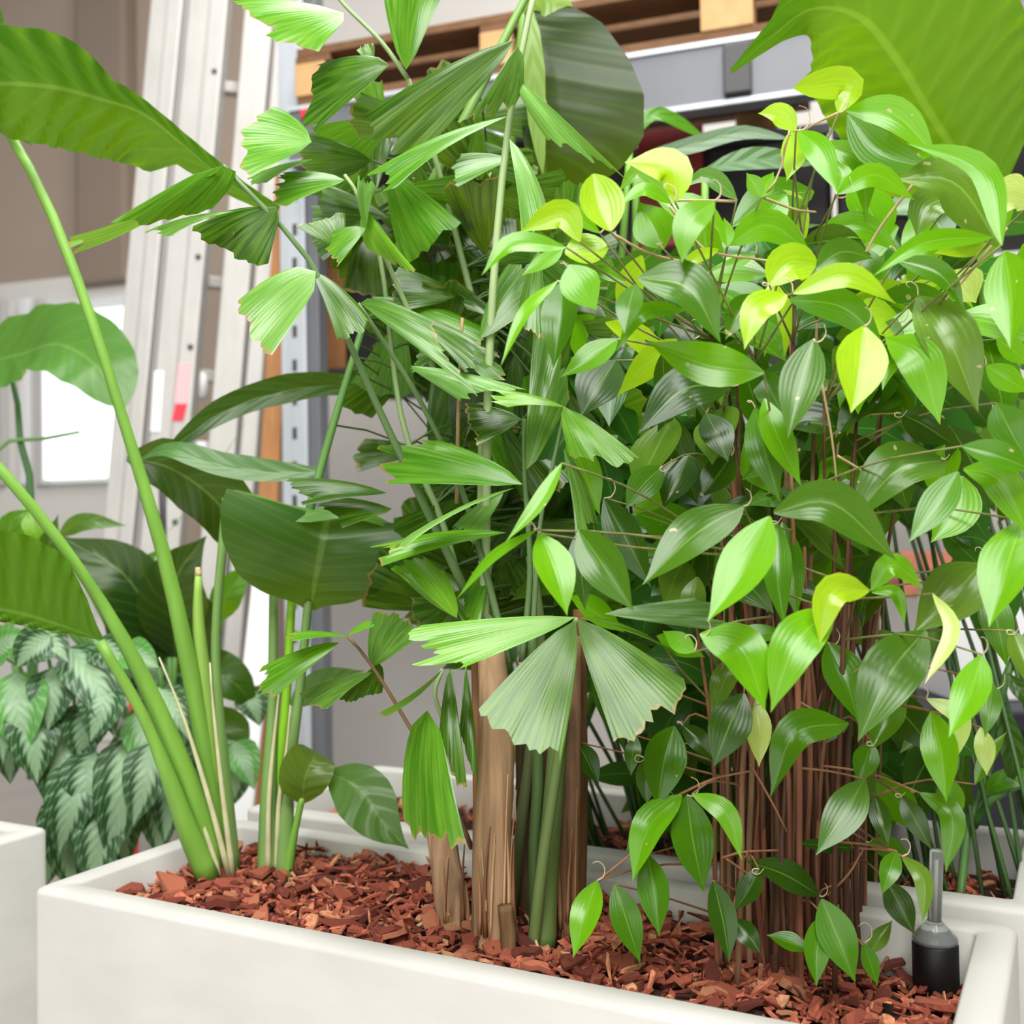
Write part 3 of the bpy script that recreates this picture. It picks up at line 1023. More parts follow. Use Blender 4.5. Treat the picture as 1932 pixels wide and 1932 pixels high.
trunk(965, 1728, [(978, 1600, -.02), (1000, 1420, -.03), (1020, 1200, -.02), (1000, 1050, 0)], .0062, .005, lin((118, 132, 84)), 'stem', .03)
trunk(945, 1760, [(950, 1600, -.025), (966, 1410, -.025), (985, 1250, -.02)], .005, .0035, lin((178, 132, 92)), 'stem', .05)
trunk(1010, 1770, [(1008, 1600, .0), (1015, 1440, .0), (1002, 1180, .0)], .0065, .005, lin((88, 116, 64)), 'stem', .03)


def fstalk(pp, r0, r1, col, n=14):
    return tube('frond_stalk', [at(*p) for p in pp], [(0, r0), (1, r1)], M_STEM, pm, n, 7, col)


FS = lin((150, 176, 120))
FD = lin((104, 134, 84))
fstalk([(912, 1330, DP + .02), (916, 1000, DP + .02), (922, 700, DP + .01), (938, 440, DP), (962, 220, DP), (1000, 20, DP - .01), (1020, -60, DP)], .0062, .0030, lin((172, 196, 140)))
fstalk([(905, 1200, DP + .05), (880, 1120, DP + .03), (770, 890, DP), (700, 740, DP - .02), (620, 560, DP - .05), (560, 460, DP - .06), (420, 312, DP - .08)], .0055, .0022, FD)
fstalk([(960, 1250, DP), (880, 950, DP + .02), (800, 770, DP), (720, 640, DP - .02), (675, 572, DP - .03)], .0045, .0022, FD)
fstalk([(900, 1250, DP + .08), (840, 1000, DP + .1), (760, 800, DP + .1), (720, 500, DP + .1), (690, 420, DP + .08)], .0045, .0025, FS)
fstalk([(985, 1250, DP), (1000, 1080, DP), (990, 900, DP - .01), (988, 790, DP - .02)], .0040, .0022, FD)
fstalk([(1000, 1300, DP), (1018, 1000, DP - .02), (1045, 870, DP - .03), (1066, 768, DP - .03)], .0036, .0018, FD)
fstalk([(1000, 1400, DP + .02), (1040, 1260, DP - .04), (1088, 1168, DP - .1)], .0050, .0022, FS)
fstalk([(740, 500, DP + .15), (800, 380, DP + .16), (860, 260, DP + .16), (990, 0, DP + .18), (1030, -60, DP + .18)], .0085, .0045, lin((120, 160, 80)))
fstalk([(770, 150, DP + .1), (720, 80, DP + .1), (650, 10, DP + .1), (620, -30, DP + .1)], .003, .002, FS)
fstalk([(900, 600, DP + .12), (830, 330, DP + .12), (770, 150, DP + .1)], .0042, .003, FS)
fstalk([(820, 700, DP + .06), (680, 380, DP + .05), (650, 330, DP + .05)], .0036, .002, FS)
fstalk([(890, 1600, DP + .02), (840, 1480, DP), (775, 1375, DP), (730, 1300, DP - .02), (690, 1240, DP - .03), (655, 1200, DP - .03)], .0030, .0016, lin((130, 104, 74)))
fstalk([(860, 1460, DP), (840, 1370, DP - .04), (820, 1310, DP - .05), (835, 1262, DP - .05)], .0034, .0022, FS)
fstalk([(905, 1000, DP + .03), (908, 870, DP + .03), (906, 760, DP + .03)], .0042, .0035, lin((176, 190, 130)))
fstalk([(862, 950, DP + .04), (865, 760, DP + .04), (872, 600, DP + .04)], .0026, .0018, lin((170, 140, 104)))
fstalk([(585, 960, DP + .14), (612, 860, DP + .14), (650, 730, DP + .14), (690, 600, DP + .16)], .0055, .004, lin((112, 160, 84)))

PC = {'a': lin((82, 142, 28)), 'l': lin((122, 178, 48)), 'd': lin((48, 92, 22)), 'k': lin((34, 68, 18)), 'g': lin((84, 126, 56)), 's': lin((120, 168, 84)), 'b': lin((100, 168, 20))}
# B(x,y), A(x,y), C(x,y), colour, depth offset, bulge, jag, tilt
LEAFLETS = [
    ((648, 24), (447, -6), (592, 92), 'b', .06, .18, .10),
    ((766, 132), (718, -40), (840, -30), 'a', .08, .05, .05),
    ((735, 122), (612, 112), (575, 262), 'd', .04, .05, .08),
    ((700, 128), (672, 92), (706, 84), 'g', .08, .05, .1),
    ((972, 74), (672, 225), (800, 290), 'd', .03, .04, .06),
    ((588, 268), (522, 198), (470, 332), 'b', .02, .42, .10),
    ((590, 300), (470, 335), (500, 345), 's', .06, .1, .05),
    ((652, 340), (532, 318), (530, 384), 'a', .05, .08, .08),
    ((958, 219), (705, 318), (726, 346), 'a', .0, .05, .08),
    ((976, 88), (884, 226), (980, 190), 'g', -.02, .05, .12),
    ((979, 152), (1030, 262), (1174, 328), 's', -.02, -.08, .08),
    ((961, 262), (988, 432), (1040, 398), 's', -.02, .06, .05),
    ((420, 312), (212, 418), (402, 396), 'a', -.09, .14, .05),
    ((422, 311), (138, 468), (160, 462), 's', -.10, .02, .06),
    ((442, 398), (262, 432), (310, 442), 's', -.08, .02, .08),
    ((522, 390), (365, 424), (500, 500), 'd', -.07, .08, .07),
    ((520, 392), (400, 400), (430, 440), 'd', -.06, .05, .07),
    ((596, 512), (452, 560), (516, 662), 's', -.09, .12, .05),
    ((592, 512), (640, 640), (702, 600), 'd', -.05, .05, .06),
    ((640, 470), (560, 430), (650, 400), 'd', .0, .1, .08),
    ((690, 432), (670, 340), (706, 346), 's', .0, .05, .08),
    ((690, 395), (690, 470), (784, 512), 'l', .02, .05, .06),
    ((690, 430), (612, 440), (640, 500), 'a', .01, .06, .06),
    ((680, 572), (800, 596), (892, 742), 'g', -.04, .02, .06),
    ((775, 690), (860, 748), (990, 728), 's', -.02, .05, .06),
    ((780, 600), (900, 640), (880, 700), 'd', .02, .05, .06),
    ((842, 648), (938, 660), (932, 730), 'g', .02, .05, .1),
    ((1066, 768), (940, 730), (955, 760), 'l', -.04, .1, .1),
    ((993, 886), (1012, 590), (1076, 742), 'g', -.03, .08, .08),
    ((1066, 768), (1074, 858), (1206, 862), 'l', -.06, .12, .08),
    ((986, 914), (822, 826), (742, 912), 'a', -.05, .22, .10),
    ((972, 920), (742, 1040), (770, 1010), 's', -.05, .05, .06),
    ((955, 1005), (740, 1010), (728, 1058), 'b', -.02, .05, .08),
    ((984, 790), (880, 760), (905, 840), 'k', .01, .05, .06),
    ((1063, 846), (1092, 1002), (1132, 968), 'g', -.06, .06, .07),
    ((862, 1166), (742, 1072), (836, 1066), 'l', -.04, .1, .07),
    ((865, 1168), (770, 1090), (750, 1075), 's', -.05, .05, .06),
    ((1086, 1164), (792, 1180), (858, 1268), 'l', -.10, .06, .10),
    ((1086, 1170), (904, 1334), (1062, 1430), 'g', -.12, .08, .05),
    ((1090, 1168), (1166, 1408), (1298, 1288), 'g', -.12, .06, .06),
    ((1140, 1158), (1318, 1126), (1362, 1192), 'g', -.11, .03, .07),
    ((1092, 1166), (1200, 1190), (1290, 1235), 'a', -.09, .03, .07),
    ((806, 1340), (752, 1542), (872, 1580), 'a', -.08, .12, .06),
    ((850, 1262), (826, 1402), (880, 1480), 'd', -.05, .1, .06),
    ((880, 1262), (868, 1380), (906, 1500), 'd', -.03, .05, .07),
    ((836, 1262), (704, 1360), (750, 1335), 's', -.09, .04, .06),
    ((640, 1212), (498, 1250), (512, 1318), 'a', -.05, .05, .06),
    ((702, 1268), (560, 1310), (620, 1335), 'g', -.03, .05, .06),
    ((715, 1250), (640, 1320), (720, 1310), 'd', -.01, .05, .06),
    ((660, 1202), (548, 1192), (560, 1208), 'b', -.05, .05, .1),
    ((655, 1200), (690, 1170), (700, 1182), 'b', -.05, .05, .1),
    ((700, 1258), (706, 1148), (794, 1200), 'g', -.02, .08, .06),
    ((730, 930), (560, 900), (590, 950), 'd', .06, .08, .08),
    ((740, 960), (600, 930), (650, 990), 'd', .07, .08, .08),
    ((905, 640), (950, 500), (1030, 560), 'g', .0, .1, .06),
    ((1018, 470), (975, 590), (1032, 640), 'g', .0, .06, .06),
    ((858, 560), (760, 500), (740, 590), 'd', .08, .08, .06),
    ((700, 560), (900, 600), (880, 660), 'a', .08, .08, .05),
    ((960, 620), (880, 580), (850, 520), 'k', .06, .08, .06),
    ((800, 1060), (880, 1180), (930, 1150), 'd', .06, .08, .08),
    ((930, 1060), (860, 1140), (900, 1180), 'a', .04, .06, .08),
    ((920, 1120), (850, 1200), (880, 1260), 'l', .02, .06, .08),
    ((950, 930), (860, 980), (890, 1030), 's', .03, .06, .08),
    ((870, 640), (800, 640), (780, 700), 'd', .05, .06, .08),
    ((845, 330), (770, 390), (830, 420), 'k', .14, .06, .08),
    ((900, 240), (840, 330), (930, 330), 'd', .14, .06, .08),
    ((960, 300), (860, 290), (870, 350), 'a', .08, .06, .08),
    ((905, 400), (830, 300), (930, 300), 'b', .16, .06, .08),
]
for i, (B, A, C_, ck, dd, bu, jg) in enumerate(LEAFLETS):
    d = DP + dd
    my = (A[1] + C_[1]) / 2 - B[1]
    ln = math.hypot((A[0] + C_[0]) / 2 - B[0], my)
    tilt = px(ln, d) * (.55 if my > .5 * ln else (.15 if my > -.2 * ln else -.35))
    side = px(math.hypot(A[0] - C_[0], A[1] - C_[1]), d) * R.uniform(-.25, .25)
    up_side = 1 if A[1] > C_[1] else -1
    if i in (37, 38, 39, 40): tilt = px(ln, d) * .62
    if ck in 'dk' and B[1] < 420: tilt = -.12 * px(ln, d)
    jg *= 1.4
    bw = .42 if i in (17, 42, 12) else .68
    if 36 < i < 41:
        leaflet(pm, at(*B, d), at(*A, d - px(A[1] - B[1], d) * .6), at(*C_, d - px(C_[1] - B[1], d) * .6), jit(PC[ck], .10), bu, jg, .00025, .74, .015, i)
        continue
    leaflet(pm, at(*B, d), at(*A, d - tilt + side - .02 * up_side), at(*C_, d - tilt - side + .02 * up_side), jit(PC[ck], .10), bu, jg, .0006 if 41 < i < 46 else .0004, bw, .05, i)

# inner fronds, darker mass behind
SV_, SF_ = [], []
fs_pts = []
for o in [o for o in pm.children if o.name.startswith('frond_stalk')]:
    vs = [v.co + parent_origin(o) for v in o.data.vertices]
    fs_pts += [sum(vs[i:i + 7], Vector()) / 7 for i in range(0, len(vs) - 6, 7)]
for k in range(250):
    x, y = R.uniform(690, 1080), R.uniform(220, 1150)
    if y < 460 and not (700 < x < 930): continue
    if y > 460 and x < 740: continue
    if y > 700 and x < 800: continue
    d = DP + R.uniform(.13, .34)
    a = R.uniform(0, 6.28)
    L_ = R.uniform(90, 170)
    sp = R.uniform(.25, .5)
    B = (x, y)
    A = (x + math.cos(a - sp) * L_, y + math.sin(a - sp) * L_)
    C_ = (x + math.cos(a + sp) * L_, y + math.sin(a + sp) * L_)
    t = px(L_, d) * R.uniform(-.5, .6)
    pb = at(*B, d)
    q = min(fs_pts, key=lambda f: (f - pb).length)
    tv, tf, _u = tube_data([q, q.lerp(pb, .5) + UP * .01, pb], .0013, 3, 4, False)
    SF_ += [tuple(len(SV_) + i for i in f) for f in tf]
    SV_ += tv
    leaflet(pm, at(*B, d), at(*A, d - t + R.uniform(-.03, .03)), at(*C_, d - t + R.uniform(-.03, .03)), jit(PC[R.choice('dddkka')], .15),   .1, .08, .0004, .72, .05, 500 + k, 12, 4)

tag(mk('inner_stems', SV_, SF_, M_STEM, pm, None, True, pm.location, lin((86, 116, 60))), kind='stuff')
# dry fibres standing off the trunks
for (x, y, ytop, hw, n_) in ((935, 1788, 1440, 34, 9), (862, 1750, 1560, 26, 6), (1066, 1765, 1430, 20, 6)):
    d = depth_of(ground(x, y)) - .018
    for k in range(n_):
        xo = x + R.uniform(-hw, hw)
        y1 = R.uniform(ytop, ytop + 160)
        tube('fibre', [at(xo, y - R.uniform(4, 30), d), at(xo + R.uniform(-4, 4), (y + y1) / 2, d - .002), at(xo + R.uniform(-9, 9), y1, d + .002)], [(0, R.uniform(.0012, .0032)), (1, .0006)], M_TRUNK, pm, 6, 5, R.choice((lin((196, 156, 116)), lin((128, 88, 62)), lin((168, 122, 86)))), .1)

# ---------------------------------------------------------------- leafy cane plant
cbase = ground(1500, 1850)
DC = depth_of(cbase)
cp = empty('leafy_cane_plant', cbase)
tag(cp, 'dense clump of thin brown canes with pointed glossy leaves, lime green on top', 'plant')
LAY = (.90, .97, 1.04, 1.12, 1.2)

# (base x,y  mid x,y or None  tip x,y  visible width  colour  layer)
CL = [
    (1582, 213, 1600, 160, 1498, 166, 62, 'Y', 1), (1596, 208, 1690, 218, 1770, 302, 62, 'L', 1), (1600, 216, 1660, 290, 1768, 320, 70, 'M', 2),
    (1890, 462, 1850, 318, 1708, 270, 52, 'L', 0), (1888, 466, 1800, 345, 1682, 338, 110, 'O', 1), (1800, 372, 1750, 390, 1728, 448, 70, 'O', 2),
    (1580, 366, 1650, 330, 1726, 378, 46, 'L', 1), (1502, 246, 1470, 215, 1430, 214, 44, 'Y', 1), (1508, 246, 1548, 290, 1580, 364, 52, 'L', 1),
    (1550, 268, 1622, 310, 1634, 415, 52, 'L', 2), (1492, 246, 1500, 300, 1484, 342, 50, 'Y', 2), (1436, 372, None, None, 1408, 326, 34, 'L', 1),
    (1436, 372, None, None, 1460, 324, 34, 'L', 1), (1578, 362, 1592, 330, 1572, 302, 34, 'L', 1), (1390, 376, 1335, 332, 1288, 354, 36, 'M', 1),
    (1348, 380, 1300, 420, 1286, 498, 60, 'L', 0), (1374, 462, 1450, 425, 1535, 482, 62, 'L', 1), (1452, 538, 1490, 500, 1545, 500, 78, 'Y', 1),
    (1540, 505, 1590, 475, 1648, 488, 56, 'G', 1), (1496, 554, 1600, 520, 1692, 574, 48, 'Y', 0), (1484, 556, 1428, 585, 1404, 660, 58, 'Y', 0),
    (1204, 524, 1300, 545, 1360, 648, 84, 'G', 0), (1372, 466, None, None, 1366, 410, 28, 'L', 1), (1356, 470, 1310, 488, 1283, 522, 26, 'Y', 1),
    (1425, 480, None, None, 1322, 520, 24, 'L', 2), (1530, 452, 1620, 428, 1702, 478, 52, 'L', 2), (1510, 462, 1580, 455, 1645, 482, 62, 'D', 2),
    (1872, 448, 1745, 458, 1645, 522, 40, 'L', 0), (1862, 456, None, None, 1762, 478, 46, 'Y', 1), (1690, 490, 1775, 520, 1822, 588, 44, 'M', 1),
    (1896, 474, None, None, 1906, 658, 88, 'L', 0), (1940, 372, None, None, 1872, 348, 62, 'P', 2), (1945, 385, 1905, 378, 1878, 412, 46, 'P', 1),
    (1800, 510, None, None, 1842, 572, 80, 'P', 3), (1732, 560, 1790, 640, 1846, 778, 104, 'O', 1), (1490, 566, 1590, 580, 1670, 654, 66, 'M', 1),
    (1430, 556, 1395, 590, 1368, 642, 52, 'M', 2), (1630, 616, None, None, 1605, 780, 96, 'Y', 0),
    (1152, 436, None, None, 1120, 328, 88, 'Y', 0), (1274, 382, 1268, 320, 1178, 306, 68, 'Y', 0), (1266, 384, 1215, 358, 1168, 388, 26, 'L', 1),
    (1262, 376, 1205, 328, 1166, 362, 40, 'L', 2), (1252, 470, None, None, 1205, 380, 82, 'L', 1), (1094, 456, 1060, 405, 980, 438, 58, 'Y', 0),
    (1132, 440, 1060, 396, 990, 430, 36, 'L', 1), (1068, 467, 965, 462, 908, 520, 38, 'L', 0), (1062, 470, None, None, 984, 520, 30, 'L', 1),
    (1066, 478, None, None, 1148, 466, 58, 'Y', 1), (1074, 500, None, None, 1126, 586, 76, 'L', 0), (1062, 530, None, None, 1044, 695, 70, 'M', 2),
    (1198, 536, None, None, 1178, 630, 50, 'G', 0), (1292, 585, 1212, 592, 1162, 664, 34, 'L', 0), (1052, 530, 990, 590, 944, 692, 24, 'L', 0),
    (1182, 532, None, None, 1104, 500, 26, 'L', 1), (1441, 703, 1330, 688, 1220, 644, 84, 'L', 0), (1536, 640, None, None, 1486, 828, 82, 'G', 0),
    (1672, 638, 1735, 680, 1774, 802, 78, 'L', 1), (1378, 728, 1290, 735, 1203, 818, 84, 'D', 1), (1332, 780, None, None, 1374, 872, 62, 'D', 2),
    (1425, 770, None, None, 1472, 948, 66, 'M', 1), (1442, 752, 1470, 830, 1512, 918, 56, 'L', 1), (1470, 925, None, None, 1604, 955, 56, 'D', 2),
    (1784, 868, 1690, 890, 1604, 990, 96, 'G', 1), (1808, 890, None, None, 1714, 1024, 64, 'M', 0), (1815, 898, 1800, 970, 1756, 1024, 90, 'L', 1),
    (1818, 885, 1885, 905, 1945, 1015, 68, 'L', 0), (1815, 842, None, None, 1960, 892, 54, 'M', 0), (1402, 955, 1310, 1010, 1212, 1104, 84, 'G', 1),
    (1452, 975, None, None, 1334, 1174, 92, 'L', 0), (1460, 967, 1570, 950, 1692, 1058, 88, 'G', 0), (1466, 985, None, None, 1480, 1185, 56, 'M', 1),
    (1476, 985, None, None, 1504, 1172, 52, 'M', 2), (1930, 982, None, None, 1866, 1184, 98, 'L', 0), (1852, 1064, 1810, 1110, 1722, 1196, 110, 'O', 2),
    (1644, 1114, 1685, 1065, 1742, 1112, 46, 'L', 0), (1640, 1114, 1570, 1118, 1545, 1220, 62, 'Y', 0), (1572, 1150, 1500, 1215, 1454, 1345, 88, 'L', 0),
    (1645, 1118, 1690, 1120, 1708, 1178, 26, 'L', 0), (1760, 1120, 1796, 1190, 1744, 1292, 30, 'P', 0), (1322, 1196, 1400, 1225, 1444, 1342, 86, 'L', 0),
    (1476, 1192, None, None, 1368, 1196, 36, 'M', 1), (1852, 1235, 1830, 1310, 1790, 1392, 66, 'L', 0), (1746, 1190, 1680, 1270, 1618, 1400, 108, 'G', 1),
    (1562, 1212, None, None, 1620, 1365, 78, 'M', 2), (1404, 1308, None, None, 1346, 1448, 80, 'D', 1), (1425, 1318, None, None, 1432, 1448, 50, 'P', 2),
    (1600, 1365, 1500, 1385, 1453, 1505, 70, 'M', 0), (1288, 1368, None, None, 1352, 1440, 42, 'D', 1), (1632, 1470, None, None, 1539, 1614, 72, 'G', 0),
    (1644, 1400, None, None, 1618, 1480, 50, 'M', 1), (1758, 1342, None, None, 1786, 1514, 68, 'L', 0), (1748, 1318, 1812, 1355, 1804, 1436, 36, 'P', 0),
    (1850, 1372, None, None, 1862, 1464, 38, 'P', 1), (1872, 1288, None, None, 1858, 1392, 40, 'M', 1), (1736, 1496, 1796, 1540, 1784, 1648, 46, 'M', 0),
    (1700, 1500, None, None, 1758, 1604, 42, 'D', 1), (1650, 1500, None, None, 1676, 1598, 40, 'D', 1), (1296, 1500, None, None, 1328, 1684, 80, 'M', 0),
    (1306, 1498, 1370, 1535, 1400, 1624, 42, 'L', 0), (1546, 1690, 1480, 1650, 1406, 1624, 56, 'D', 1), (1346, 1662, None, None, 1376, 1818, 54, 'D', 0),
    (1432, 1640, None, None, 1386, 1718, 46, 'D', 1), (1386, 1735, None, None, 1436, 1800, 42, 'D', 1), (1550, 1696, None, None, 1614, 1854, 72, 'M', 0),
    (1552, 1726, None, None, 1540, 1862, 52, 'M', 0), (1524, 1792, None, None, 1446, 1764, 36, 'M', 1), (1630, 1780, None, None, 1656, 1860, 32, 'M', 1),
    (1640, 1800, None, None, 1684, 1736, 34, 'O', 1), (1566, 1770, None, None, 1612, 1832, 36, 'D', 1), (1692, 1606, None, None, 1664, 1688, 40, 'M', 0),
    (1702, 1616, 1742, 1660, 1741, 1744, 34, 'O', 0), (1672, 1662, None, None, 1726, 1764, 54, 'D', 1), (1640, 1590, None, None, 1722, 1622, 44, 'M', 2),
    (1610, 1600, None, None, 1500, 1590, 28, 'D', 2), (1126, 1662, None, None, 1081, 1808, 56, 'L', 0), (1160, 1668, None, None, 1208, 1818, 58, 'M', 0),
    (1286, 1500, 1225, 1560, 1193, 1664, 62, 'L', 0), (1252, 1520, None, None, 1180, 1608, 48, 'M', 1), (1222, 1612, None, None, 1244, 1768, 62, 'M', 0),
    (1272, 1370, None, None, 1240, 1528, 82, 'M', 1), (1216, 1430, None, None, 1221, 1520, 40, 'G', 1), (1200, 1388, None, None, 1190, 1464, 32, 'G', 2),
    (1020, 1006, None, None, 1070, 1162, 74, 'L', 0), (1060, 874, None, None, 953, 1024, 30, 'L', 0), (1012, 1000, 930, 1050, 860, 1132, 20, 'L', 0),
    (1092, 1000, None, None, 1196, 1154, 86, 'G', 0), (1086, 1010, None, None, 1104, 1152, 48, 'D', 1), (1166, 640, None, None, 1058, 712, 50, 'L', 1),
    (1162, 680, None, None, 1096, 786, 92, 'D', 3), (1140, 940, None, None, 1230, 1110, 70, 'D', 2), (1300, 720, None, None, 1215, 640, 50, 'D', 3),
    (1310, 640, None, None, 1420, 600, 60, 'D', 3), (1560, 600, None, None, 1640, 560, 60, 'M', 3), (1700, 780, None, None, 1800, 840, 70, 'D', 2),
    (1880, 760, None, None, 1932, 860, 70, 'M', 1), (1860, 690, None, None, 1945, 740, 50, 'L', 1), (1880, 640, None, None, 1945, 690, 44, 'L', 2),
    (1690, 600, None, None, 1660, 690, 54, 'M', 2), (1300, 860, None, None, 1250, 960, 70, 'D', 2), (1250, 880, None, None, 1180, 960, 60, 'M', 2),
    (1240, 1110, None, None, 1290, 1000, 60, 'D', 3), (1380, 860, None, None, 1320, 940, 60, 'D', 2), (1560, 1400, None, None, 1580, 1300, 60, 'D', 2),
    (1310, 1230, None, None, 1250, 1190, 40, 'L', 1), (1240, 1200, None, None, 1330, 1240, 44, 'L', 2), (1120, 1260, None, None, 1180, 1420, 50, 'D', 3),
    (1090, 1400, None, None, 1130, 1480, 44, 'D', 3), (1380, 1010, None, None, 1420, 1150, 60, 'D', 3), (1860, 1100, None, None, 1900, 1260, 60, 'M', 2),
    (1910, 1190, None, None, 1945, 1300, 50, 'O', 1), (1840, 1480, None, None, 1900, 1380, 30, 'M', 3), (1700, 1310, None, None, 1640, 1420, 60, 'M', 2),
]
nodes = {}
nleaf = 0
for i, (bx, by, mx, my, tx, ty, wd, ck, ly) in enumerate(CL):
    d = LAY[ly] + R.uniform(-.02, .02)
    if by > 1300: d = max(d, .985 + .03 * ly) + (.05 if bx < 1300 else 0)
    ln = math.hypot(tx - bx, ty - by)
    drop = (ty - by) / max(ln, 1)
    tilt = px(ln, d) * (.45 * drop if drop > 0 else .35 * drop) + R.uniform(-.008, .008)
    if mx is None:
        mx, my = (bx + tx) / 2 + R.uniform(-.04, .04) * ln, (by + ty) / 2 + R.uniform(-.05, .03) * ln
    md = d - tilt * .62
    prof = 'heart' if (ck == 'Y' and wd > .6 * ln) else 'cane'
    hw = px(wd, d) / 2
    leaf(cp, [at(bx, by, d), at(mx, my, md), at(tx, ty, d - tilt)], hw, hw, M_CANE, jit(CC[ck], .10), prof, upw=R.uniform(.2, .7), tw=R.uniform(-14, 14), fold=R.uniform(4, 16), n=12, m=6)
    nleaf += 1
    nodes.setdefault((round(bx / 40), round(by / 40)), (bx, by, d))

# canes
cane_tops = []
for k in range(96):
    x = R.gauss(1510, 82)
    if x < 1335 or x > 1668: x = R.uniform(1340, 1660)
    y = 1790 + R.uniform(-60, 85)
    b = gp(x, y)
    d = depth_of(b)
    lean = (x - 1510) * R.uniform(.0, .35) + R.uniform(-45, 45)
    ytop = R.choice((R.uniform(560, 900), R.uniform(900, 1150), R.uniform(950, 1250), R.uniform(1000, 1250)))
    P = [b, at(x + lean * .3 + R.uniform(-9, 9), 1640, d + R.uniform(-.01, .01)), at(x + lean * .3, 1450, d + R.uniform(-.01, .02)), at(x + lean, (1450 + ytop) / 2, d + R.uniform(-.02, .03)), at(x + lean * 2.1, ytop, d + R.uniform(-.04, .06))]
    r = R.uniform(.0017, .0036)
    c = R.choice((lin((142, 104, 76)), lin((116, 78, 56)), lin((164, 130, 98)), lin((96, 64, 48)), lin((144, 92, 68))))
    tube('cane', P, [(0, r * 1.15), (.3, r), (.31, r * 1.18), (.33, r), (.6, r), (.61, r * 1.15), (.63, r * .9), (1, r * .55)], M_CANEST, cp, 14, 6, c)
    cane_tops.append(P)

# twigs that carry the front leaves
tops = [p for P in cane_tops for p in spline(P, 16)[3:]]
kx = 0
for (bx, by, d) in list(nodes.values()):
    p = at(bx, by, d)
    q = min(tops, key=lambda t: (t - p).length + (0.25 if t.z > p.z + .02 else 0) + R.uniform(0, .05))
    mid = p.lerp(q, .45) + UP * R.uniform(-.004, .012) + Vector((0, .012, 0))
    tube('twig', [q, mid, p], [(0, .0013), (1, .0009)], M_CANEST, cp, 5, 5, lin((128, 128, 76)) if by < 1250 else lin((146, 106, 76)))
    # curled dry tendrils at the node
    if kx % 2 == 0:
        a0 = R.uniform(0, 6)
        rr = R.uniform(.003, .007)
        T = [p + Vector((math.cos(a0 + t * 4.6) * rr - math.cos(a0) * rr, -.006 * t, math.sin(a0 + t * 4.6) * rr - math.sin(a0) * rr + .01 * t)) for t in (0, .25, .5, .75, 1)]
        tube('tendril', T, [(0, .0009), (1, .0003)], M_TEND, cp, 10, 4)
    kx += 1
# hand-placed visible twigs
for pp in ([(1265, 390), (1330, 470), (1440, 490), (1480, 500)], [(1155, 440), (1230, 480), (1330, 500)], [(1390, 380), (1300, 378), (1270, 380)], [(1440, 372), (1500, 395), (1540, 400)],
           [(1725, 345), (1660, 430), (1610, 520)], [(1900, 430), (1800, 550), (1780, 570)], [(1550, 720), (1570, 830), (1580, 930)], [(1580, 860), (1630, 890), (1640, 900)],
           [(1280, 1500), (1345, 1470), (1415, 1455)], [(1415, 1440), (1460, 1520), (1485, 1570)], [(1360, 1620), (1400, 1608), (1470, 1604)], [(1370, 1620), (1420, 1655)],
           [(1560, 1690), (1600, 1650), (1630, 1600)], [(1620, 1600), (1690, 1608), (1750, 1640)], [(1130, 1660), (1180, 1620), (1195, 1605)], [(1590, 330), (1500, 240), (1470, 330), (1440, 370)], [(1582, 213), (1540, 232), (1520, 245)]):
    d = .99 if pp[0][1] < 1300 else 1.04
    tube('twig', [at(x, y, d) for (x, y) in pp], [(0, .0015), (1, .0010)], M_CANEST, cp, 8, 5, lin((186, 160, 120)) if pp[0][1] < 1300 else lin((156, 108, 78)))


def in_crown(x, y):
    if y < 430: return x > 1130 + (430 - y) * 1.2 and y > 300
    if y < 1150: return x > 1060
    if y < 1560: return x > 1150 + (y - 1150) * .25 and x < 1900
    return False


def fill_leaf(rnd, front=False):
    for _ in range(60):
        x, y = rnd.uniform(1060, 1960), rnd.uniform(320, 1540)
        if not in_crown(x, y): continue
        d = rnd.uniform(1.10, 1.42)
        if front:
            x, y, d = rnd.uniform(1230, 1800), rnd.uniform(560, 1120), rnd.uniform(1.05, 1.12)
        a = rnd.gauss(1.57, .9)
        ln = rnd.uniform(110, 190)
        if y > 1040 and d < 1.25 and 1400 < x < 1640: continue
        tx, ty = x + math.cos(a) * ln, y + math.sin(a) * ln * .9
        if any(1685 < x + (tx - x) * q_ < 1915 and 1010 < y + (ty - y) * q_ < 1340 for q_ in (0, .5, 1)): continue
        tilt = px(ln, d) * rnd.uniform(-.2, .6)
        return [at(x, y, d), at((x + tx) / 2, (y + ty) / 2 - rnd.uniform(0, 22), d - tilt * .6), at(tx, ty, d - tilt)], px(rnd.uniform(48, 88), d) / 2, y
    return None


for k in range(300 - nleaf):
    f = fill_leaf(R, k < 70)
    if f is None: continue
    P, hw, y = f
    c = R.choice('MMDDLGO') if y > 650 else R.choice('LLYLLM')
    leaf(cp, P, hw, hw, M_CANE, jit(CC[c], .12), 'cane', upw=R.uniform(.2, .8), tw=R.uniform(-40, 40), fold=R.uniform(4, 18), n=9, m=4)

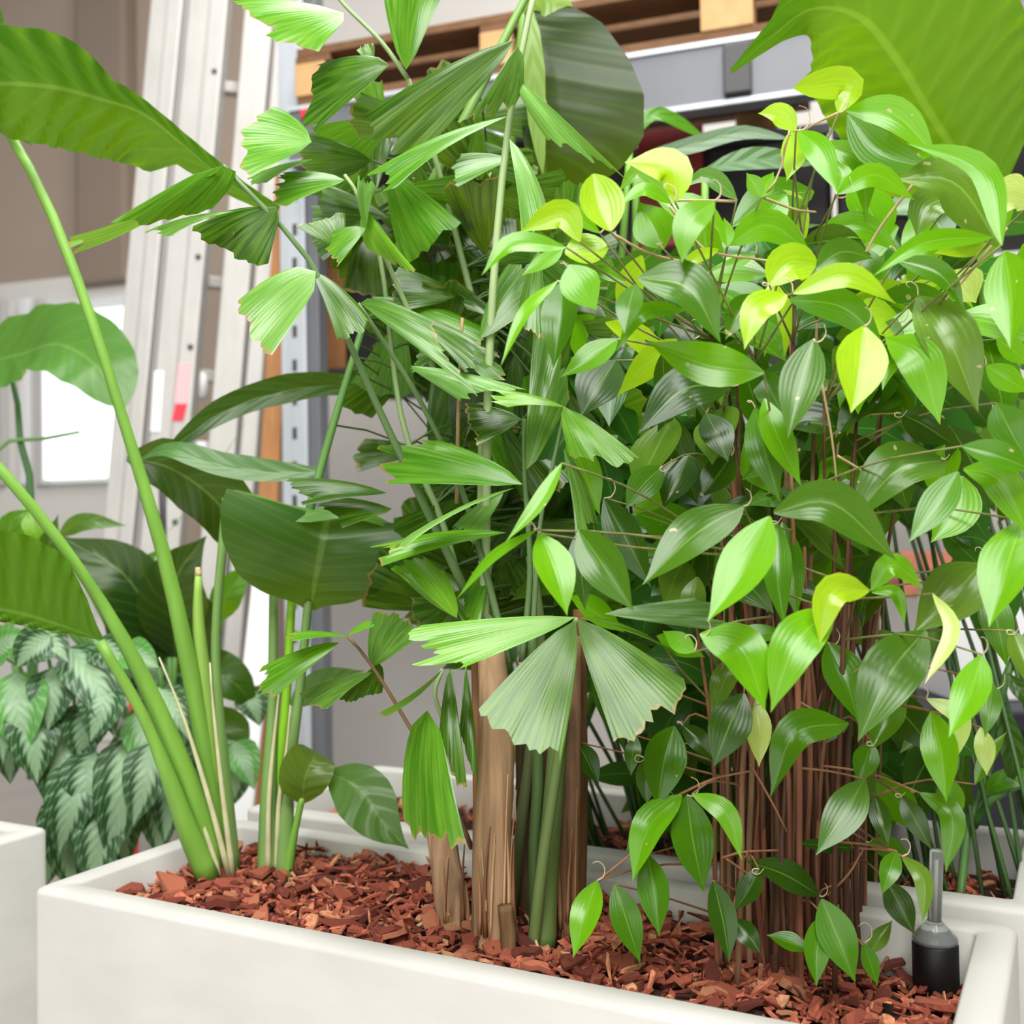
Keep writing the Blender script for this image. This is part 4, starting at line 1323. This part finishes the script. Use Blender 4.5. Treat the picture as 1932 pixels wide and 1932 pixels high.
# the leaves further inside the clump, joined
VV, FF, UU_ = [], [], []
for k in range(520):
    f = fill_leaf(R)
    if f is None: continue
    P, hw, y = f
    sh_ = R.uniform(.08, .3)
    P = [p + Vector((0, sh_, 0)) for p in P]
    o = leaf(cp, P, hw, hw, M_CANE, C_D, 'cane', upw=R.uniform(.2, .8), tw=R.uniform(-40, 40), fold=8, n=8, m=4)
    b0 = len(VV)
    org = parent_origin(o)
    VV += [org + v.co for v in o.data.vertices]
    FF += [tuple(b0 + i for i in p.vertices) for p in o.data.polygons]
    UU_ += [((i % 5) / 4, (i // 5) / 8) for i in range(len(o.data.vertices))]
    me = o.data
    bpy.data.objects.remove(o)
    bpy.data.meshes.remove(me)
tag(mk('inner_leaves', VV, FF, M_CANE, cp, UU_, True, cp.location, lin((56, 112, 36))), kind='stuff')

# ---------------------------------------------------------------- plants behind
def bgplant(name, base, label, cat='plant'):
    o = empty(name, base)
    return tag(o, label, cat)


# tall bird of paradise in the planter behind, right
b1 = uv(-.33, 1.43, ZM)
tb = bgplant('tall_bird_of_paradise', b1, 'tall bird of paradise with a huge backlit leaf at the upper right')
pad(tb, [(1868, 372, 1.42), (1800, 285, 1.40), (1745, 200, 1.37), (1690, 110, 1.33), (1620, 32, 1.29), (1530, 18, 1.26), (1450, 75, 1.25), (1380, 136, 1.25)], 158, 205, lin((52, 116, 8)), upw=-.3, fold=-6, wave=.0055, wfreq=17, prof='bigtip', n=84, m=12)
tube('leaf_stalk', [b1, at(1800, 1100, 1.5), at(1850, 700, 1.48), at(1868, 372, 1.42)], [(0, .016), (1, .007)], M_STEM, tb, 14, 8, SG)
# hanging dark leaf behind the palm
b3 = uv(-.72, 1.43, ZM)
tb2 = bgplant('bird_of_paradise', b3, 'bird of paradise behind the palm with one dark hanging leaf')
pad(tb2, [(998, 10, 1.50), (1004, 90, 1.46), (1012, 200, 1.44), (1022, 300, 1.44), (1032, 390, 1.46)], 195, 30, lin((26, 52, 12)), upw=-.5, fold=10, wave=.0, wfreq=8, prof='hang', n=40)
pad(tb2, [(1000, 10, 1.40), (1005, 100, 1.395), (1012, 220, 1.395), (1024, 330, 1.40)], 22, 20, lin((150, 186, 96)), upw=.0, fold=4, prof='strap')
pad(tb2, [(985, 20, 1.5), (1030, 0, 1.48), (1080, 40, 1.47)], 30, 30, lin((150, 186, 90)), upw=.3, fold=4, prof='heart', n=12)  # lit top of the dark leaf, its light put into the pale colour
tube('leaf_stalk', [b3, at(905, 900, 1.55), at(960, 300, 1.53), at(995, -30, 1.50)], [(0, .014), (1, .006)], M_STEM, tb2, 14, 8, SG)
pad(tb2, [(1200, 300, 1.6), (1300, 275, 1.58), (1400, 250, 1.56), (1490, 262, 1.55)], 22, 30, lin((70, 110, 72)), upw=.9, fold=8, prof='strap', n=14)
pad(tb2, [(1190, 260, 1.7), (1240, 215, 1.7), (1330, 260, 1.72)], 16, 16, lin((88, 160, 40)), upw=.6, fold=8, prof='strap', n=12)
pad(tb2, [(1330, 320, 1.5), (1430, 300, 1.5), (1560, 310, 1.5)], 26, 26, lin((84, 130, 80)), upw=.6, fold=8, prof='cane', n=12)
tube('leaf_stalk', [b3, at(1180, 700, 1.62), at(1200, 300, 1.6)], [(0, .010), (1, .005)], M_STEM, tb2, 10, 7, SG)
tube('leaf_stalk', [b3, at(1150, 700, 1.68), at(1190, 260, 1.7)], [(0, .010), (1, .005)], M_STEM, tb2, 10, 7, SG)
tube('leaf_stalk', [b3, at(1300, 800, 1.52), at(1330, 320, 1.5)], [(0, .010), (1, .005)], M_STEM, tb2, 10, 7, SG)

# bird of paradise behind, far left
b4 = Vector((at(60, 950, 2.1).x, at(60, 950, 2.1).y, ZM))
tb3 = bgplant('bird_of_paradise', b4, 'blurred bird of paradise with one curved leaf before the bright window')
pad(tb3, [(-50, 690, 2.12), (40, 668, 2.08), (110, 650, 2.02), (180, 690, 1.98), (235, 770, 1.96)], 90, 82, lin((84, 138, 62)), upw=.5, fold=10, wave=.005, wfreq=6)
tube('leaf_stalk', [b4, at(58, 930, 2.1), at(38, 830, 2.11), at(22, 700, 2.12), at(-50, 690, 2.12)], [(0, .012), (.8, .006), (1, .005)], M_STEM, tb3, 12, 7, lin((70, 110, 60)))
tube('leaf_stalk', [b4, at(-20, 900, 2.1), at(10, 835, 2.1), at(80, 828, 2.1), at(150, 815, 2.1)], [(0, .01), (1, .003)], M_STEM, tb3, 12, 7, lin((110, 150, 90)))

# dark broad-leaved plants behind the stalks
bd = onz(300, 1480, .5)
dk = bgplant('broad_leaved_plant', bd, 'dark broad-leaved plant behind the bird of paradise stalks')
DD = [(320, 1240, 240, 1090, 110, 1010, 120, 'k'), (330, 1240, 330, 1100, 390, 1010, 130, 'k'), (270, 1180, 250, 1100, 300, 1035, 70, 'a'), (300, 1260, 250, 1150, 240, 1060, 120, 'k'),
      (330, 1270, 350, 1180, 300, 1080, 130, 'k'), (420, 1170, 430, 1120, 480, 1060, 60, 'a'), (110, 1010, 160, 985, 240, 992, 36, 'g'), (340, 1250, 430, 1280, 490, 1340, 90, 'd'), (400, 1330, 420, 1400, 430, 1460, 110, 'd'),
      (20, 1080, 20, 990, 60, 960, 60, 'a'), (60, 1100, 70, 1020, 40, 950, 60, 'l'), (90, 1120, 90, 1040, 110, 970, 50, 'd')]
for (bx, by, mx, my, tx, ty, wd, ck) in DD:
    d = 1.85 + R.uniform(-.05, .05)
    pad(dk, [(bx, by, d), (mx, my, d - .03), (tx, ty, d - .02)], wd / 2, wd / 2, PC[ck], upw=.2, fold=10, prof='cane', n=14, m=6)
    tube('leaf_stalk', [bd + Vector((R.uniform(-.03, .03), R.uniform(-.03, .03), 0)), at((bx + 320) / 2, (by + 1400) / 2, d + .02), at(bx, by, d)], .0045, M_STEM, dk, 8, 6, lin((110, 160, 80)))
pad(dk, [(290, 1000, 1.9), (330, 990, 1.9), (470, 790, 1.95)], 1, 1, PC['a'], prof='strap', n=8)

# silver-leaved plants, left
ab = onz(150, 1560, .5)
SV = lin((34, 76, 36))
def silver(name, base, label, rows, d0):
    g_ = bgplant(name, base, label)
    for (bx, by, tx, ty, wd, br) in rows:
        d = d0 + R.uniform(-.03, .03)
        ln = math.hypot(tx - bx, ty - by)
        t = px(ln, d) * .35
        mx, my = (bx + tx) / 2 + R.uniform(-.08, .08) * ln, (by + ty) / 2 - .06 * ln
        hw = px(wd, d) * .56
        leaf(g_, [at(bx, by, d), at(mx, my, d - t * .8), at(tx, ty, d - t)], hw, hw, M_SILV, lin((84, 150, 60)) if br else jit(SV, .15), 'silver', upw=R.uniform(.2, .5), tw=R.uniform(-12, 12), fold=12, n=14, m=6)
        tube('leaf_stalk', [base + Vector((R.uniform(-.04, .04), R.uniform(-.03, .03), 0)), at((bx * 2 + 150) / 3, by + 40, d + .06), at(bx, by, d)], .0032, M_STEM, g_, 6, 6, lin((120, 160, 96)))
    return g_


silver('silver_leaf_plant', onz(120, 1570, .5), 'silver and green variegated plant drooping beside the left planter',
       [(32, 1268, 46, 1430, 100, 1), (132, 1358, 108, 1548, 108, 0), (150, 1440, 110, 1615, 92, 0), (240, 1392, 204, 1632, 100, 0), (266, 1342, 282, 1468, 72, 1), (130, 1222, 218, 1392, 88, 0),
        (105, 1582, 88, 1672, 66, 0), (95, 1200, 30, 1260, 70, 0), (-20, 1290, 5, 1440, 90, 0), (60, 1190, 130, 1250, 70, 0), (180, 1210, 250, 1280, 70, 0), (200, 1290, 170, 1400, 80, 0), (100, 1260, 90, 1380, 80, 0),
        (180, 1420, 150, 1560, 90, 0), (230, 1480, 240, 1640, 90, 0), (120, 1500, 140, 1690, 90, 0), (280, 1470, 300, 1620, 80, 0), (200, 1500, 170, 1690, 90, 0), (60, 1330, 70, 1480, 90, 0), (10, 1340, 20, 1480, 80, 0), (340, 1480, 350, 1580, 70, 0), (290, 1400, 250, 1560, 80, 0), (320, 1440, 310, 1590, 80, 0), (150, 1560, 190, 1680, 80, 0), (300, 1300, 360, 1400, 70, 0), (-10, 1230, 60, 1200, 60, 1), (230, 1230, 300, 1260, 60, 1), (170, 1330, 150, 1440, 80, 0)], 1.72)
silver('silver_leaf_plant', onz(380, 1500, .5), 'silver and green variegated plant between the bird of paradise stalks and back planter',
       [(300, 1245, 250, 1330, 70, 0), (330, 1250, 400, 1300, 70, 0), (360, 1280, 330, 1400, 80, 0), (440, 1400, 480, 1490, 60, 1), (450, 1420, 430, 1530, 60, 0), (400, 1380, 380, 1500, 80, 0), (340, 1380, 330, 1520, 80, 0), (465, 1300, 490, 1370, 60, 0)], 1.85)

# leafy plant in the planter behind, right, plus low dark foliage along the row
b5 = uv(-.14, 1.40, ZM)
rp = bgplant('leafy_pot_plant', b5, 'green leafy plant with a thick stem in the planter behind, right edge')
tube('stem', [b5, at(1830, 1540, 1.38), at(1860, 1470, 1.38), at(1900, 1270, 1.4), at(1945, 1190, 1.42)], .0055, M_STEM, rp, 10, 7, lin((84, 128, 64)))
tube('stem', [at(1838, 1560, 1.38), at(1870, 1510, 1.36), at(1945, 1470, 1.34)], .005, M_STEM, rp, 8, 7, lin((84, 128, 64)))
for (bx, by, mx, my, tx, ty, wd, c) in ((1850, 1500, 1900, 1470, 1990, 1465, 40, 'a'), (1830, 1540, 1815, 1460, 1835, 1370, 30, 'd'), (1890, 1330, 1910, 1420, 1905, 1490, 44, 'd'), (1900, 1270, 1930, 1310, 1960, 1340, 30, 'd')):
    pad(rp, [(bx, by, 1.37), (mx, my, 1.35), (tx, ty, 1.35)], wd / 2, wd / 2, PC[c], upw=.4, fold=10, prof='cane', n=12, m=6)

b6 = uv(-.62, 1.43, ZM)
lp = bgplant('broad_leaved_plant', b6, 'dark dense foliage in the row behind, seen between palm trunks and canes')
for k in range(150):
    x, y = (R.uniform(640, 1330), R.uniform(1130, 1440)) if k < 50 else (R.uniform(1080, 1920), R.uniform(560, 1300))
    if x < 900 or (x < 1100 and y > 1330): continue
    if x > 1680 and 1000 < y: continue
    if x < 700: y = R.uniform(1160, 1230)
    d = R.uniform(1.5, 1.72)
    a = R.uniform(0, 6.28)
    ln = R.uniform(80, 140)
    P = [(x, y, d), (x + math.cos(a) * ln * .5, y + math.sin(a) * ln * .5 - 14, d - .03), (x + math.cos(a) * ln, y + math.sin(a) * ln, d - .03)]
    pad(lp, P, R.uniform(20, 34), R.uniform(20, 34), jit(PC[R.choice('dkdg')], .12), upw=.4, fold=10, prof='cane', n=9, m=4)
    tube('leaf_stalk', [b6 + Vector(((x - 985) / 1500 + R.uniform(-.05, .05), -(x - 985) / 3000 + R.uniform(-.05, .05), 0)), at(x, y, d)], .003, M_STEM, lp, 3, 5, lin((76, 110, 60)))

# things glimpsed behind the canes at the right
a = at(1700, 1420, 2.3)
nb = empty('navy_bin', Vector((a.x, a.y, 0)))
tag(nb, 'dark navy storage bin behind the back planter at the right', 'bin')
wv = at(2050, 1420, 2.3) - at(1640, 1420, 2.3)
wv.z = 0
h_ = at(1850, 1345, 2.3).z
box('body', Vector((at(1640, 1420, 2.3).x, at(1640, 1420, 2.3).y, 0)), wv, Vector((0, .4, 0)), UP * h_, M_NAVY, nb, .012)
box('rim', Vector((at(1640, 1420, 2.3).x - .01, at(1640, 1420, 2.3).y - .012, h_ - .04)), wv * 1.02, Vector((0, .012, 0)), UP * .04, M_NAVY, nb, .004)
c0, c1 = at(1800, 1345, 2.45), at(1990, 1345, 2.45)
ct = empty('white_carton', Vector((c0.x, c0.y, h_ + .001)))
tag(ct, 'white carton standing on the dark navy bin at the right edge', 'box')
hc = at(1850, 1118, 2.45).z - h_
box('body', Vector((c0.x, c0.y, h_ + .001)), Vector((c1.x - c0.x, 0, 0)), Vector((0, .2, 0)), UP * hc, M_WHITE, ct, .004)
box('lid', Vector((c0.x - .004, c0.y - .004, h_ + hc)), Vector((c1.x - c0.x + .008, 0, 0)), Vector((0, .208, 0)), UP * .02, M_FRAME, ct, .003)
for (x0, x1, y0, y1, m, lab, nm) in ((1700, 1800, 1078, 1040, M_CLAY, 'upper terracotta brick course glimpsed between the cane leaves', 'brick_course'), (1700, 1800, 1128, 1090, M_CLAY, 'lower terracotta brick course glimpsed between the cane leaves', 'brick_course')):
    q0, q1 = at(x0, y0, 2.7), at(x1, y1, 2.7)
    o = box(nm, q0, Vector((q1.x - q0.x, 0, 0)), Vector((0, .12, 0)), UP * (q1.z - q0.z), m, None, .004)
    tag(o, lab, 'bricks')
